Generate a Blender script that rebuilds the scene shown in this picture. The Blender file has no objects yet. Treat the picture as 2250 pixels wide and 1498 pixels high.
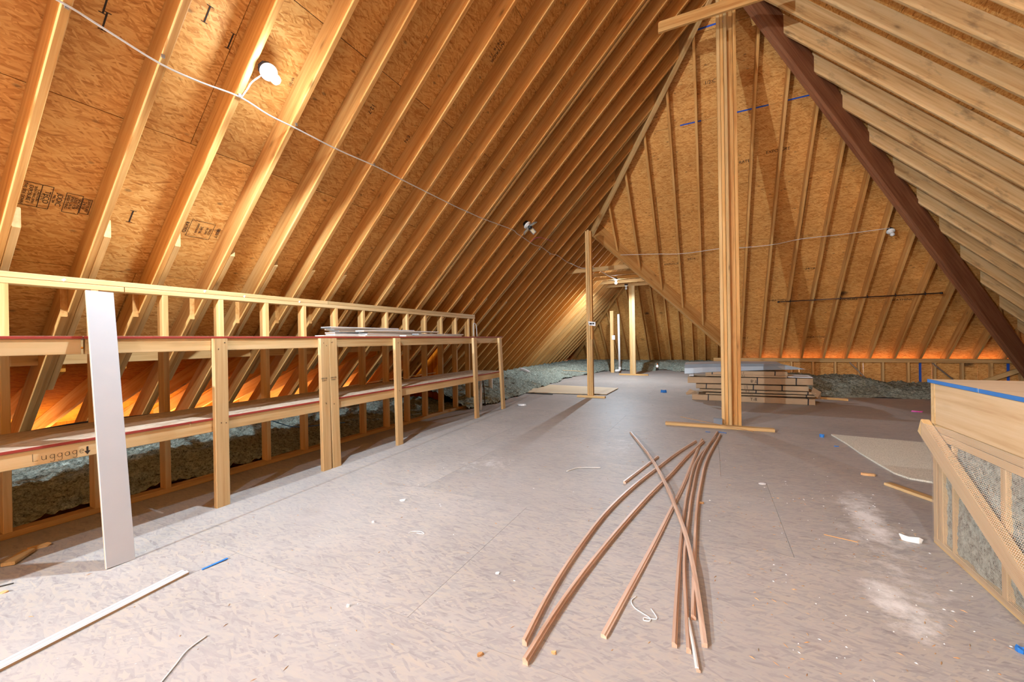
import bpy, bmesh, math, random
from mathutils import Vector, Matrix, noise

# ------------------------------------------------------------------ camera, world, exposure
SC = bpy.context.scene
COL = SC.collection
CAM_H = 1.16
cam_d = bpy.data.cameras.new('camera')
cam_d.sensor_width = 36.0
cam_d.lens = 879.0 / 2250.0 * 36.0
cam_d.clip_start = 0.05
cam = bpy.data.objects.new('camera', cam_d)
COL.objects.link(cam)
yaw, pit, rol = math.radians(-26.45), math.radians(-0.12), math.radians(-0.92)
fwd = Vector((math.sin(yaw) * math.cos(pit), math.cos(yaw) * math.cos(pit), math.sin(pit)))
rt = Vector((math.cos(yaw), -math.sin(yaw), 0))
up = rt.cross(fwd)
r2 = math.cos(rol) * rt + math.sin(rol) * up
u2 = -math.sin(rol) * rt + math.cos(rol) * up
cm = Matrix.Identity(4)
for i in range(3):
    cm[i][0], cm[i][1], cm[i][2] = r2[i], u2[i], -fwd[i]
cm.translation = (0, 0, CAM_H)
cam.matrix_world = cm
SC.camera = cam

SC.view_settings.view_transform = 'Standard'
SC.view_settings.look = 'None'
SC.view_settings.gamma = 1.0
SC.view_settings.use_curve_mapping = False
SC.view_settings.exposure = 0.84
SC.cycles.use_denoising = True
SC.cycles.max_bounces = 7
SC.cycles.diffuse_bounces = 4
SC.cycles.glossy_bounces = 2
SC.cycles.use_adaptive_sampling = True
SC.cycles.adaptive_threshold = 0.08
SC.cycles.sample_clamp_indirect = 6.0
SC.cycles.caustics_reflective = False
SC.cycles.caustics_refractive = False

world = bpy.data.worlds.new('daylight')
SC.world = world
world.use_nodes = True
world.node_tree.nodes['Background'].inputs[0].default_value = (0.95, 0.97, 1.0, 1)
world.node_tree.nodes['Background'].inputs[1].default_value = 4.0      # overcast daylight, reaches in through the eaves only
# radiance of the bulb glass and watts thrown by the LED head of each lamp
BULB = {'near': 200.0, 'far': 300.0, 'behind': 300.0}
LAMP_W = {'near': 185.0, 'far': 240.0, 'fill_left': 1150.0, 'fill_mid': 50.0, 'fill_ridge': 420.0}  # all but near and far are unseen bulbs added as fill
LAMP_COL = (0.72, 0.87, 1.0)

RND = random.Random(7)
S2 = math.sqrt(2.0)

# ------------------------------------------------------------------ materials
def new_mat(name):
    m = bpy.data.materials.new(name)
    m.use_nodes = True
    nt = m.node_tree
    return m, nt, nt.nodes['Principled BSDF']

def N(nt, typ, **kw):
    n = nt.nodes.new(typ)
    for k, v in kw.items():
        if k.startswith('in_'):
            n.inputs[int(k[3:])].default_value = v
        else:
            setattr(n, k, v)
    return n

def math_n(nt, op, a, b=None, c=None):
    n = nt.nodes.new('ShaderNodeMath'); n.operation = op
    for i, v in enumerate((a, b, c)):
        if v is None: continue
        if isinstance(v, (int, float)): n.inputs[i].default_value = v
        else: nt.links.new(v, n.inputs[i])
    return n.outputs[0]

def mix_c(nt, fac, a, b, mode='MIX'):
    n = nt.nodes.new('ShaderNodeMix'); n.data_type = 'RGBA'; n.blend_type = mode
    if isinstance(fac, (int, float)): n.inputs[0].default_value = fac
    else: nt.links.new(fac, n.inputs[0])
    for i, v in ((6, a), (7, b)):
        if isinstance(v, tuple): n.inputs[i].default_value = v if len(v) == 4 else (*v, 1)
        else: nt.links.new(v, n.inputs[i])
    return n.outputs[2]

def ramp(nt, fac, stops, interp='LINEAR'):
    n = nt.nodes.new('ShaderNodeValToRGB'); n.color_ramp.interpolation = interp
    el = n.color_ramp.elements
    while len(el) < len(stops): el.new(0.5)
    for e, (p, c) in zip(el, stops):
        e.position = p; e.color = (*c, 1) if len(c) == 3 else c
    nt.links.new(fac, n.inputs[0])
    return n.outputs[0]

def coords(nt, rand=50.0):
    tc = N(nt, 'ShaderNodeTexCoord'); oi = N(nt, 'ShaderNodeObjectInfo')
    cb = N(nt, 'ShaderNodeCombineXYZ')
    for i, k in enumerate((rand, rand * 0.37, rand * 0.71)):
        nt.links.new(math_n(nt, 'MULTIPLY', oi.outputs['Random'], k), cb.inputs[i])
    va = N(nt, 'ShaderNodeVectorMath', operation='ADD')
    nt.links.new(tc.outputs['Object'], va.inputs[0]); nt.links.new(cb.outputs[0], va.inputs[1])
    return va.outputs[0], oi.outputs['Random'], tc

def mapping(nt, vec, scale=(1, 1, 1), rot=(0, 0, 0), loc=(0, 0, 0)):
    n = N(nt, 'ShaderNodeMapping')
    n.inputs['Scale'].default_value = scale; n.inputs['Rotation'].default_value = rot; n.inputs['Location'].default_value = loc
    nt.links.new(vec, n.inputs['Vector'])
    return n.outputs[0]

def noise_t(nt, vec, scale, detail=3.0, rough=0.55, dist=0.0):
    n = N(nt, 'ShaderNodeTexNoise')
    n.inputs['Scale'].default_value = scale; n.inputs['Detail'].default_value = detail
    n.inputs['Roughness'].default_value = rough; n.inputs['Distortion'].default_value = dist
    nt.links.new(vec, n.inputs['Vector'])
    return n.outputs[0]

def bump(nt, h, strength, dist, b):
    n = N(nt, 'ShaderNodeBump'); n.inputs['Strength'].default_value = strength; n.inputs['Distance'].default_value = dist
    nt.links.new(h, n.inputs['Height']); nt.links.new(n.outputs[0], b.inputs['Normal'])

def wood(name, light, mid, dark, vary=0.18, knots=True, stain=0.0, rough=0.62):
    """sawn softwood, grain along local X"""
    m, nt, b = new_mat(name)
    v, rnd, tc = coords(nt)
    wob = noise_t(nt, mapping(nt, v, (0.9, 5, 5)), 1.0, 2)
    w2 = N(nt, 'ShaderNodeVectorMath', operation='SCALE'); w2.inputs['Scale'].default_value = 0.02
    nwob = N(nt, 'ShaderNodeTexNoise'); nwob.inputs['Scale'].default_value = 2.2; nt.links.new(v, nwob.inputs['Vector'])
    nt.links.new(nwob.outputs[1], w2.inputs[0])
    va = N(nt, 'ShaderNodeVectorMath', operation='ADD'); nt.links.new(v, va.inputs[0]); nt.links.new(w2.outputs[0], va.inputs[1])
    g1 = noise_t(nt, mapping(nt, va.outputs[0], (1.6, 55, 42)), 1.0, 4, 0.6)
    g2 = noise_t(nt, mapping(nt, va.outputs[0], (0.7, 14, 12)), 1.0, 3, 0.5)
    f = math_n(nt, 'ADD', math_n(nt, 'MULTIPLY', g1, 0.55), math_n(nt, 'MULTIPLY', g2, 0.55))
    c = ramp(nt, f, [(0.38, dark), (0.53, mid), (0.68, light)])
    # board to board variation
    vv = math_n(nt, 'MULTIPLY_ADD', rnd, vary * 2, 1.0 - vary)
    hs = N(nt, 'ShaderNodeHueSaturation'); nt.links.new(c, hs.inputs['Color']); nt.links.new(vv, hs.inputs['Value'])
    c = hs.outputs[0]
    if knots:
        vo = N(nt, 'ShaderNodeTexVoronoi'); vo.inputs['Scale'].default_value = 1.0; vo.inputs['Randomness'].default_value = 1.0
        nt.links.new(mapping(nt, v, (2.2, 6, 6)), vo.inputs['Vector'])
        k = ramp(nt, vo.outputs['Distance'], [(0.03, (1, 1, 1)), (0.10, (0.25, 0.25, 0.25)), (0.2, (0, 0, 0))])
        pick = math_n(nt, 'GREATER_THAN', vo.outputs['Color'], 0.45)
        kf = math_n(nt, 'MULTIPLY', math_n(nt, 'MULTIPLY', k, pick), 0.75)
        c = mix_c(nt, kf, c, tuple(x * 0.35 for x in dark))
    if stain:
        s = noise_t(nt, mapping(nt, v, (1.5, 4, 4)), 2.0, 4, 0.65)
        sf = ramp(nt, s, [(0.56, (0, 0, 0)), (0.72, (1, 1, 1))])
        c = mix_c(nt, math_n(nt, 'MULTIPLY', sf, stain), c, (0.10, 0.055, 0.03))
    nt.links.new(c, b.inputs['Base Color'])
    b.inputs['Roughness'].default_value = rough
    b.inputs['Specular IOR Level'].default_value = 0.3 if rough < 0.8 else 0.03
    bump(nt, g1, 0.18, 0.002, b)
    return m

def osb(name, cols, scale=1.0, dirt=None, specks=0.5, rough=0.6, vary=0.1, bumpk=0.35, soft=0.5):
    """oriented strand board in local XY: layers of elongated voronoi strands at several angles"""
    m, nt, b = new_mat(name)
    v, rnd, tc = coords(nt)
    val = None; edge = None
    for i, ang in enumerate((0.08, -0.22, 0.42, -0.75)):
        vo = N(nt, 'ShaderNodeTexVoronoi'); vo.inputs['Scale'].default_value = 1.0; vo.voronoi_dimensions = '2D'
        r = N(nt, 'ShaderNodeVectorRotate', rotation_type='Z_AXIS'); r.inputs['Angle'].default_value = ang
        nt.links.new(v, r.inputs['Vector'])
        nt.links.new(mapping(nt, r.outputs[0], ((9 + 2 * i) * scale, (58 + 9 * i) * scale, 0), (0, 0, 0), (3.1 * i, 7.7 * i, 0)), vo.inputs['Vector'])
        sp = N(nt, 'ShaderNodeSeparateColor'); nt.links.new(vo.outputs['Color'], sp.inputs[0])
        if val is None:
            val = sp.outputs[0]; prio = sp.outputs[1]
        else:
            gt = math_n(nt, 'GREATER_THAN', sp.outputs[1], prio)
            mx = N(nt, 'ShaderNodeMix'); mx.data_type = 'FLOAT'
            nt.links.new(gt, mx.inputs[0]); nt.links.new(val, mx.inputs[2]); nt.links.new(sp.outputs[0], mx.inputs[3])
            val = mx.outputs[0]
            prio = math_n(nt, 'MAXIMUM', prio, sp.outputs[1])
    fine = noise_t(nt, mapping(nt, v, (14, 90, 20)), 1.0, 3, 0.6)
    f = math_n(nt, 'ADD', math_n(nt, 'MULTIPLY', val, soft), math_n(nt, 'MULTIPLY_ADD', fine, 0.55, 0.44 - soft * 0.5 - 0.275 + 0.06))
    c = ramp(nt, f, cols)
    big = noise_t(nt, v, 1.3, 3, 0.6)
    hs = N(nt, 'ShaderNodeHueSaturation'); nt.links.new(c, hs.inputs['Color'])
    nt.links.new(math_n(nt, 'ADD', math_n(nt, 'MULTIPLY', rnd, vary), math_n(nt, 'MULTIPLY_ADD', big, 0.5, 0.75 - vary / 2)), hs.inputs['Value'])
    c = hs.outputs[0]
    if specks:
        sv = N(nt, 'ShaderNodeTexVoronoi'); nt.links.new(mapping(nt, v, (5, 9, 1e-3)), sv.inputs['Vector']); sv.inputs['Scale'].default_value = 1.0
        sk = ramp(nt, sv.outputs['Distance'], [(0.05, (1, 1, 1)), (0.13, (0, 0, 0))])
        c = mix_c(nt, math_n(nt, 'MULTIPLY', sk, specks), c, (0.05, 0.025, 0.015))
        bv = N(nt, 'ShaderNodeTexVoronoi'); nt.links.new(mapping(nt, v, (1.1, 1.5, 0)), bv.inputs['Vector']); bv.inputs['Scale'].default_value = 1.0
        rg = noise_t(nt, mapping(nt, v, (6, 14, 1)), 1.0, 4, 0.7)
        bk = ramp(nt, math_n(nt, 'ADD', bv.outputs['Distance'], math_n(nt, 'MULTIPLY', rg, 0.16)), [(0.13, (1, 1, 1)), (0.20, (0, 0, 0))])
        bp = math_n(nt, 'GREATER_THAN', bv.outputs['Color'], 0.55)
        c = mix_c(nt, math_n(nt, 'MULTIPLY', math_n(nt, 'MULTIPLY', bk, bp), min(0.9, specks * 1.5)), c, (0.055, 0.025, 0.014))
    if dirt:
        g = tc.outputs['Object'] if False else None
        geo = N(nt, 'ShaderNodeNewGeometry')
        d1 = noise_t(nt, geo.outputs['Position'], 0.9, 5, 0.62)
        df = ramp(nt, d1, [(0.42, (0, 0, 0)), (0.66, (1, 1, 1))])
        c = mix_c(nt, math_n(nt, 'MULTIPLY', df, dirt[1]), c, dirt[0])
        # spilled white dust: four worn drifts on the boards
        tot = None
        for (px, py, sx, sy, a, k) in ((0.87, 3.25, 0.10, 0.42, 0.05, 0.9), (0.70, 2.25, 0.09, 0.20, -0.2, 0.9), (0.80, 2.75, 0.22, 0.9, 0.0, 0.45), (-1.9, 3.25, 0.22, 0.35, 0.6, 0.5), (-0.9, 4.4, 0.3, 0.8, 0.3, 0.35), (-0.2, 2.9, 0.3, 0.2, 0.0, 0.25)):
            sb = N(nt, 'ShaderNodeVectorMath', operation='SUBTRACT'); nt.links.new(geo.outputs['Position'], sb.inputs[0]); sb.inputs[1].default_value = (px, py, 0)
            ro = N(nt, 'ShaderNodeVectorRotate', rotation_type='Z_AXIS'); ro.inputs['Angle'].default_value = a; nt.links.new(sb.outputs[0], ro.inputs['Vector'])
            ln = N(nt, 'ShaderNodeVectorMath', operation='LENGTH'); nt.links.new(mapping(nt, ro.outputs[0], (1 / sx, 1 / sy, 0)), ln.inputs[0])
            t = math_n(nt, 'MULTIPLY', math_n(nt, 'MAXIMUM', math_n(nt, 'MULTIPLY_ADD', ln.outputs['Value'], -0.5, 1.0), 0.0), k)
            tot = t if tot is None else math_n(nt, 'MAXIMUM', tot, t)
        rag = noise_t(nt, geo.outputs['Position'], 9.0, 6, 0.75)
        rr = ramp(nt, math_n(nt, 'ADD', math_n(nt, 'MULTIPLY', tot, 0.9), math_n(nt, 'MULTIPLY_ADD', rag, 1.6, -0.85)), [(0.25, (0, 0, 0)), (0.75, (1, 1, 1))])
        c = mix_c(nt, math_n(nt, 'MULTIPLY', rr, math_n(nt, 'MINIMUM', math_n(nt, 'MULTIPLY', tot, 2.2), 0.95)), c, (0.78, 0.76, 0.74))
        # fine white flecks
        fv = N(nt, 'ShaderNodeTexVoronoi'); fv.inputs['Scale'].default_value = 17.0; nt.links.new(geo.outputs['Position'], fv.inputs['Vector'])
        fk = ramp(nt, fv.outputs['Distance'], [(0.035, (1, 1, 1)), (0.06, (0, 0, 0))])
        c = mix_c(nt, math_n(nt, 'MULTIPLY', fk, 0.35), c, (0.85, 0.82, 0.8))
    nt.links.new(c, b.inputs['Base Color'])
    b.inputs['Roughness'].default_value = rough
    b.inputs['Specular IOR Level'].default_value = 0.3 if rough < 0.8 else 0.03
    bump(nt, f, bumpk, 0.002, b)
    return m

def plain(name, col, rough=0.55, metal=0.0, var=0.06, scale=6.0, spec=0.4):
    m, nt, b = new_mat(name)
    v, rnd, tc = coords(nt)
    n = noise_t(nt, v, scale, 4, 0.6)
    c = ramp(nt, n, [(0.3, tuple(x * (1 - var * 2) for x in col)), (0.7, tuple(min(1, x * (1 + var)) for x in col))])
    nt.links.new(c, b.inputs['Base Color'])
    b.inputs['Roughness'].default_value = rough; b.inputs['Metallic'].default_value = metal
    b.inputs['Specular IOR Level'].default_value = spec
    return m

M = {}
M['pine'] = wood('pine_lumber', (0.72, 0.47, 0.21), (0.64, 0.385, 0.15), (0.50, 0.26, 0.085))
M['pine_new'] = wood('fresh_pine_lumber', (0.66, 0.46, 0.235), (0.60, 0.395, 0.18), (0.49, 0.285, 0.11), 0.08)
M['rafter'] = wood('rafter_lumber', (0.71, 0.41, 0.15), (0.63, 0.32, 0.095), (0.47, 0.19, 0.045), 0.14)
M['rafter_stained'] = wood('weathered_rafter_lumber', (0.72, 0.50, 0.25), (0.64, 0.41, 0.18), (0.47, 0.26, 0.095), 0.14, True, 0.55)
M['lvl'] = wood('red_engineered_beam', (0.33, 0.14, 0.065), (0.26, 0.10, 0.045), (0.18, 0.06, 0.025), 0.06, False)
M['osb_roof'] = osb('roof_strand_board', [(0.10, (0.26, 0.08, 0.018)), (0.28, (0.55, 0.23, 0.05)), (0.55, (0.71, 0.355, 0.10)), (0.85, (0.80, 0.47, 0.16))], 1.2, None, 0.55)
M['osb_floor'] = osb('floor_strand_board', [(0.08, (0.20, 0.165, 0.15)), (0.28, (0.325, 0.295, 0.285)), (0.52, (0.405, 0.37, 0.345)), (0.75, (0.45, 0.395, 0.335)), (0.95, (0.48, 0.405, 0.32))], 1.3, ((0.395, 0.37, 0.36), 0.45), 0.12, 0.55, 0.05, 0.2, 0.44)
M['osb_shelf'] = osb('shelf_strand_board', [(0.1, (0.36, 0.24, 0.15)), (0.5, (0.58, 0.45, 0.33)), (0.9, (0.70, 0.58, 0.45))], 0.8, None, 0.1)
M['plywood'] = wood('pale_plywood', (0.76, 0.62, 0.44), (0.72, 0.57, 0.38), (0.66, 0.49, 0.30), 0.04, False)
M['red_edge'] = plain('red_sealed_board_edge', (0.36, 0.045, 0.03), 0.6)
M['blue_edge'] = plain('blue_sealed_board_edge', (0.03, 0.16, 0.45), 0.5)
M['blue_paint'] = plain('blue_marking_paint', (0.02, 0.10, 0.55), 0.6)
M['osb_glow_tint'] = osb('glow_tinted_strand_board', [(0.12, (0.36, 0.07, 0.004)), (0.4, (0.56, 0.14, 0.008)), (0.85, (0.66, 0.20, 0.014))], 1.0, None, 0.3, 0.95)  # orange eave glow painted into the porch board colour
M['rafter_glow_tint'] = wood('glow_tinted_rafter_lumber', (0.72, 0.33, 0.07), (0.66, 0.26, 0.04), (0.5, 0.15, 0.015), 0.1, True, 0.0, 0.95)  # porch rafter colour deepened to carry the same orange glow
M['felt'] = plain('roofing_felt', (0.03, 0.025, 0.02), 0.9)
M['white_board'] = plain('white_melamine', (0.50, 0.50, 0.515), 0.35, 0, 0.015)
M['white_trim'] = plain('white_primed_trim', (0.66, 0.66, 0.67), 0.45, 0, 0.03)
M['white_plastic'] = plain('white_plastic', (0.82, 0.82, 0.80), 0.35, 0, 0.02)
M['cable'] = plain('white_cable_sheath', (0.72, 0.70, 0.66), 0.45, 0, 0.05)
M['black'] = plain('black_plastic', (0.015, 0.015, 0.018), 0.45)
M['ink'] = plain('black_stamp_ink', (0.035, 0.022, 0.015), 0.8)
M['pencil'] = plain('grey_pencil', (0.10, 0.075, 0.05), 0.8)
M['cardboard'] = plain('brown_cardboard', (0.47, 0.32, 0.19), 0.8, 0, 0.08, 3.0)
M['wrap'] = plain('grey_plastic_sheet', (0.27, 0.32, 0.37), 0.32, 0, 0.08, 2.0)
M['foam'] = plain('white_foam', (0.80, 0.80, 0.80), 0.7)
M['paper'] = plain('white_paper', (0.85, 0.85, 0.85), 0.7)
M['metal'] = plain('galvanised_metal', (0.50, 0.51, 0.53), 0.35, 0.9)
M['alu'] = plain('silver_aluminium', (0.45, 0.50, 0.56), 0.35, 0.7)
M['diffuser'] = plain('yellowed_diffuser', (0.80, 0.70, 0.48), 0.4)
M['bronze'] = plain('dark_brown_metal_rod', (0.10, 0.055, 0.04), 0.4, 0.6)
M['concrete'] = plain('grey_concrete', (0.20, 0.22, 0.25), 0.85)
M['stain_trim'] = wood('brown_wood_moulding', (0.62, 0.44, 0.33), (0.54, 0.355, 0.255), (0.40, 0.235, 0.15), 0.14, False, 0, 0.4)
M['chip'] = wood('wood_chip', (0.66, 0.40, 0.2), (0.58, 0.32, 0.14), (0.42, 0.21, 0.08), 0.2, False)
M['pink'] = plain('pink_plastic', (0.75, 0.10, 0.42), 0.5)
M['tapeblue'] = plain('blue_painters_tape', (0.03, 0.20, 0.62), 0.5)
M['tan_net'] = None

def emis(name, col, s):
    m, nt, b = new_mat(name)
    b.inputs['Base Color'].default_value = (0.9, 0.9, 0.9, 1)
    b.inputs['Emission Color'].default_value = (*col, 1); b.inputs['Emission Strength'].default_value = s
    return m
for k_ in BULB: M['bulb_' + k_] = emis('lit_bulb_glass', LAMP_COL, BULB[k_])

def wool(name):
    m, nt, b = new_mat(name)
    geo = N(nt, 'ShaderNodeNewGeometry')
    n1 = noise_t(nt, geo.outputs['Position'], 26, 5, 0.7)
    n2 = noise_t(nt, geo.outputs['Position'], 95, 3, 0.6)
    f = math_n(nt, 'ADD', math_n(nt, 'MULTIPLY', n1, 0.6), math_n(nt, 'MULTIPLY', n2, 0.4))
    c = ramp(nt, f, [(0.36, (0.035, 0.037, 0.028)), (0.46, (0.24, 0.27, 0.225)), (0.60, (0.47, 0.515, 0.44))])
    nt.links.new(c, b.inputs['Base Color'])
    b.inputs['Roughness'].default_value = 1.0; b.inputs['Specular IOR Level'].default_value = 0.05
    bump(nt, f, 0.9, 0.02, b)
    return m
M['wool'] = wool('grey_green_mineral_wool')

def carpet_mat():
    m, nt, b = new_mat('cream_carpet_backing')
    geo = N(nt, 'ShaderNodeNewGeometry')
    n1 = noise_t(nt, geo.outputs['Position'], 120, 3, 0.7)
    c = ramp(nt, n1, [(0.35, (0.52, 0.48, 0.38)), (0.6, (0.84, 0.79, 0.66))])
    nt.links.new(c, b.inputs['Base Color']); b.inputs['Roughness'].default_value = 0.95
    bump(nt, n1, 0.6, 0.006, b)
    return m
M['carpet'] = carpet_mat()

def net_mat():
    m, nt, b = new_mat('tan_insulation_netting')
    tc = N(nt, 'ShaderNodeTexCoord')
    sp = N(nt, 'ShaderNodeSeparateXYZ'); nt.links.new(tc.outputs['Object'], sp.inputs[0])
    th = None
    for i in (0, 1):
        f = math_n(nt, 'FRACT', math_n(nt, 'MULTIPLY', sp.outputs[i], 130.0))
        t = math_n(nt, 'LESS_THAN', f, 0.21)
        th = t if th is None else math_n(nt, 'MAXIMUM', th, t)
    b.inputs['Base Color'].default_value = (0.60, 0.48, 0.38, 1); b.inputs['Roughness'].default_value = 0.7
    nt.links.new(math_n(nt, 'MULTIPLY', th, 0.85), b.inputs['Alpha'])
    return m
M['net'] = net_mat()

# ------------------------------------------------------------------ builders
WORLD_OF = {}
def frame(o, x, z):
    """matrix with origin o, local X along x, local Z near z"""
    x = Vector(x).normalized(); z = Vector(z); y = z.cross(x).normalized(); z = x.cross(y)
    m = Matrix.Identity(4)
    for i in range(3): m[i][0], m[i][1], m[i][2] = x[i], y[i], z[i]
    m.translation = Vector(o)
    return m

def link(o, parent=None, mw=None):
    COL.objects.link(o)
    mw = mw or Matrix.Identity(4)
    if parent:
        o.parent = parent
        o.matrix_parent_inverse = WORLD_OF[parent.name].inverted()
    o.matrix_basis = mw
    WORLD_OF[o.name] = mw
    return o

def mobj(name, verts, faces, mat, parent=None, fr=None, smooth=False):
    """mesh from WORLD vertices; fr gives the local frame (grain along local X)"""
    fr = fr or Matrix.Identity(4)
    inv = fr.inverted()
    me = bpy.data.meshes.new(name)
    me.from_pydata([inv @ Vector(v) for v in verts], [], faces)
    if isinstance(mat, (list, tuple)):
        for q in mat: me.materials.append(q)
    else:
        me.materials.append(mat)
    if smooth:
        for p in me.polygons: p.use_smooth = True
    me.update()
    return link(bpy.data.objects.new(name, me), parent, fr)

def tag(o, label=None, cat=None, group=None, kind=None):
    if label: o['label'] = label
    if cat: o['category'] = cat
    if group: o['group'] = group
    if kind: o['kind'] = kind
    return o

def root(name, loc, label=None, cat=None, group=None, kind=None):
    o = bpy.data.objects.new(name, None); o.empty_display_size = 0.1
    link(o, None, Matrix.Translation(Vector(loc)))
    return tag(o, label, cat, group, kind)

def octa(w, d, c=0.004):
    a, b = w / 2, d / 2
    return [(-a + c, -b), (a - c, -b), (a, -b + c), (a, b - c), (a - c, b), (-a + c, b), (-a, b - c), (-a, -b + c)]

def ring_faces(n):
    f = [tuple(reversed(range(n))), tuple(range(n, 2 * n))]
    for i in range(n):
        j = (i + 1) % n
        f.append((i, j, n + j, n + i))
    return f

def bar(name, p0, p1, w, d, mat, parent=None, up=(0, 0, 1), c=0.003):
    """straight lumber p0->p1; w across (perp. to up), d along up"""
    p0, p1 = Vector(p0), Vector(p1)
    fr = frame(p0, p1 - p0, up)
    y = fr.col[1].to_3d(); z = fr.col[2].to_3d()
    s = octa(w, d, min(c, w / 4, d / 4))
    vs = [p0 + y * a + z * b for a, b in s] + [p1 + y * a + z * b for a, b in s]
    return mobj(name, vs, ring_faces(8), mat, parent, fr)

def block(name, lo, hi, mat, parent=None, axis=None, c=0.003):
    """axis-aligned lumber, grain along its longest side"""
    lo, hi = Vector(lo), Vector(hi); s = hi - lo; m = (lo + hi) / 2
    k = axis if axis is not None else max(range(3), key=lambda i: s[i])
    d = Vector((0, 0, 0)); d[k] = s[k] / 2
    if k == 2: return bar(name, m - d, m + d, s[1], s[0], mat, parent, (1, 0, 0), c)
    if k == 0: return bar(name, m - d, m + d, s[1], s[2], mat, parent, (0, 0, 1), c)
    return bar(name, m - d, m + d, s[0], s[2], mat, parent, (0, 0, 1), c)

def clip_rect(poly, a0, a1, b0, b1):
    def cut(pts, k, v, keep_less):
        out = []
        for i in range(len(pts)):
            p, q = pts[i], pts[(i + 1) % len(pts)]
            ip = (p[k] <= v) if keep_less else (p[k] >= v)
            iq = (q[k] <= v) if keep_less else (q[k] >= v)
            if ip: out.append(p)
            if ip != iq:
                t = (v - p[k]) / (q[k] - p[k])
                out.append((p[0] + t * (q[0] - p[0]), p[1] + t * (q[1] - p[1])))
        return out
    for k, v, l in ((0, a0, False), (0, a1, True), (1, b0, False), (1, b1, True)):
        poly = cut(poly, k, v, l)
        if len(poly) < 3: return []
    out = []
    for p in poly:
        if not out or (abs(p[0] - out[-1][0]) + abs(p[1] - out[-1][1])) > 1e-4: out.append(p)
    if len(out) > 2 and abs(out[0][0] - out[-1][0]) + abs(out[0][1] - out[-1][1]) < 1e-4: out.pop()
    return out if len(out) >= 3 else []

def slab(name, poly, fn, nrm, th, mat, parent, fr):
    """polygon in (s,t), fn(s,t)->world on the inner face, thickness th along nrm"""
    n = len(poly); nrm = Vector(nrm).normalized()
    a = [fn(*p) for p in poly]
    vs = a + [p + nrm * th for p in a]
    return mobj(name, vs, ring_faces(n), mat, parent, fr)

def panels(parent, poly, fn, nrm, mat, s0, t0, L=2.438, W=1.219, th=0.011, gap=0.0022, name='sheathing_panel', shift=1.219, fr_x=None):
    ss = [p[0] for p in poly]; tt = [p[1] for p in poly]
    r = int(math.floor((min(tt) - t0) / W))
    while t0 + r * W < max(tt):
        off = s0 + (shift if r % 2 else 0.0)
        k = int(math.floor((min(ss) - off) / L))
        while off + k * L < max(ss):
            a0, b0 = off + k * L, t0 + r * W
            q = clip_rect(poly, a0 + gap, a0 + L - gap, b0 + gap, b0 + W - gap)
            if q:
                o = fn(a0, b0); x = fn(a0 + 1, b0) - o
                jig = RND.uniform(0, 0.0015)
                slab(name, q, lambda s, t: fn(s, t) + Vector(nrm).normalized() * jig, nrm, th, mat, parent, frame(o, x, nrm))
            k += 1
        r += 1

def text(name, body, mat, parent, fr, size, ext=0.0006, align='CENTER'):
    cu = bpy.data.curves.new(name, 'FONT'); cu.body = body; cu.size = size; cu.extrude = ext
    cu.align_x = align; cu.align_y = 'CENTER'; cu.materials.append(mat)
    tmp = bpy.data.objects.new(name, cu)
    me = bpy.data.meshes.new_from_object(tmp)
    bpy.data.objects.remove(tmp)
    return link(bpy.data.objects.new(name, me), parent, fr)

def tube(name, pts, r, mat, parent=None, seg=6, smooth_pts=True):
    pts = [Vector(p) for p in pts]
    if smooth_pts and len(pts) > 2:
        out = []
        for i in range(len(pts) - 1):
            p0 = pts[max(i - 1, 0)]; p1 = pts[i]; p2 = pts[i + 1]; p3 = pts[min(i + 2, len(pts) - 1)]
            for k in range(4):
                t = k / 4
                out.append(0.5 * ((2 * p1) + (-p0 + p2) * t + (2 * p0 - 5 * p1 + 4 * p2 - p3) * t * t + (-p0 + 3 * p1 - 3 * p2 + p3) * t ** 3))
        out.append(pts[-1]); pts = out
    vs = []; n = len(pts)
    prev = None
    for i, p in enumerate(pts):
        d = (pts[min(i + 1, n - 1)] - pts[max(i - 1, 0)]).normalized()
        a = prev if prev else (Vector((0, 0, 1)) if abs(d.z) < 0.9 else Vector((1, 0, 0)))
        y = d.cross(a).normalized(); z = y.cross(d).normalized(); prev = z
        for k in range(seg):
            an = 2 * math.pi * k / seg
            vs.append(p + (y * math.cos(an) + z * math.sin(an)) * r)
    fs = [tuple(reversed(range(seg))), tuple(range((n - 1) * seg, n * seg))]
    for i in range(n - 1):
        for k in range(seg):
            j = (k + 1) % seg
            fs.append((i * seg + k, i * seg + j, (i + 1) * seg + j, (i + 1) * seg + k))
    return mobj(name, vs, fs, mat, parent, Matrix.Translation(pts[0]), True)

def lathe(name, prof, mat, parent, fr, seg=24, smooth=True):
    """profile [(r,z)] about local Z of fr"""
    vs = []; n = len(prof)
    for r, z in prof:
        for k in range(seg):
            a = 2 * math.pi * k / seg
            vs.append(fr @ Vector((r * math.cos(a), r * math.sin(a), z)))
    fs = []
    for i in range(n - 1):
        for k in range(seg):
            j = (k + 1) % seg
            fs.append((i * seg + k, i * seg + j, (i + 1) * seg + j, (i + 1) * seg + k))
    fs.append(tuple(reversed(range(seg)))); fs.append(tuple(range((n - 1) * seg, n * seg)))
    return mobj(name, vs, fs, mat, parent, fr, smooth)

# ------------------------------------------------------------------ roof geometry (12 in 12)
CA, CB, CC, CE, CF = 5.71, 11.86, 6.20, 1.21, 17.10     # inner (rafter underside) planes
RD = 0.262                                              # vertical depth of a rafter
RW = 0.038
SP = 0.4064
RX = (CC - CA) / 2                                      # ridge x
RY = CB - (RX + CA)                                     # hip apex y
WX = -2.25; WZ = WX + CA                                # wing ridge
WY0 = CB - WZ; WY1 = CF - WZ
YB = -6.0                                               # back of the attic, behind the camera
EAVE_L = -5.95

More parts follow.
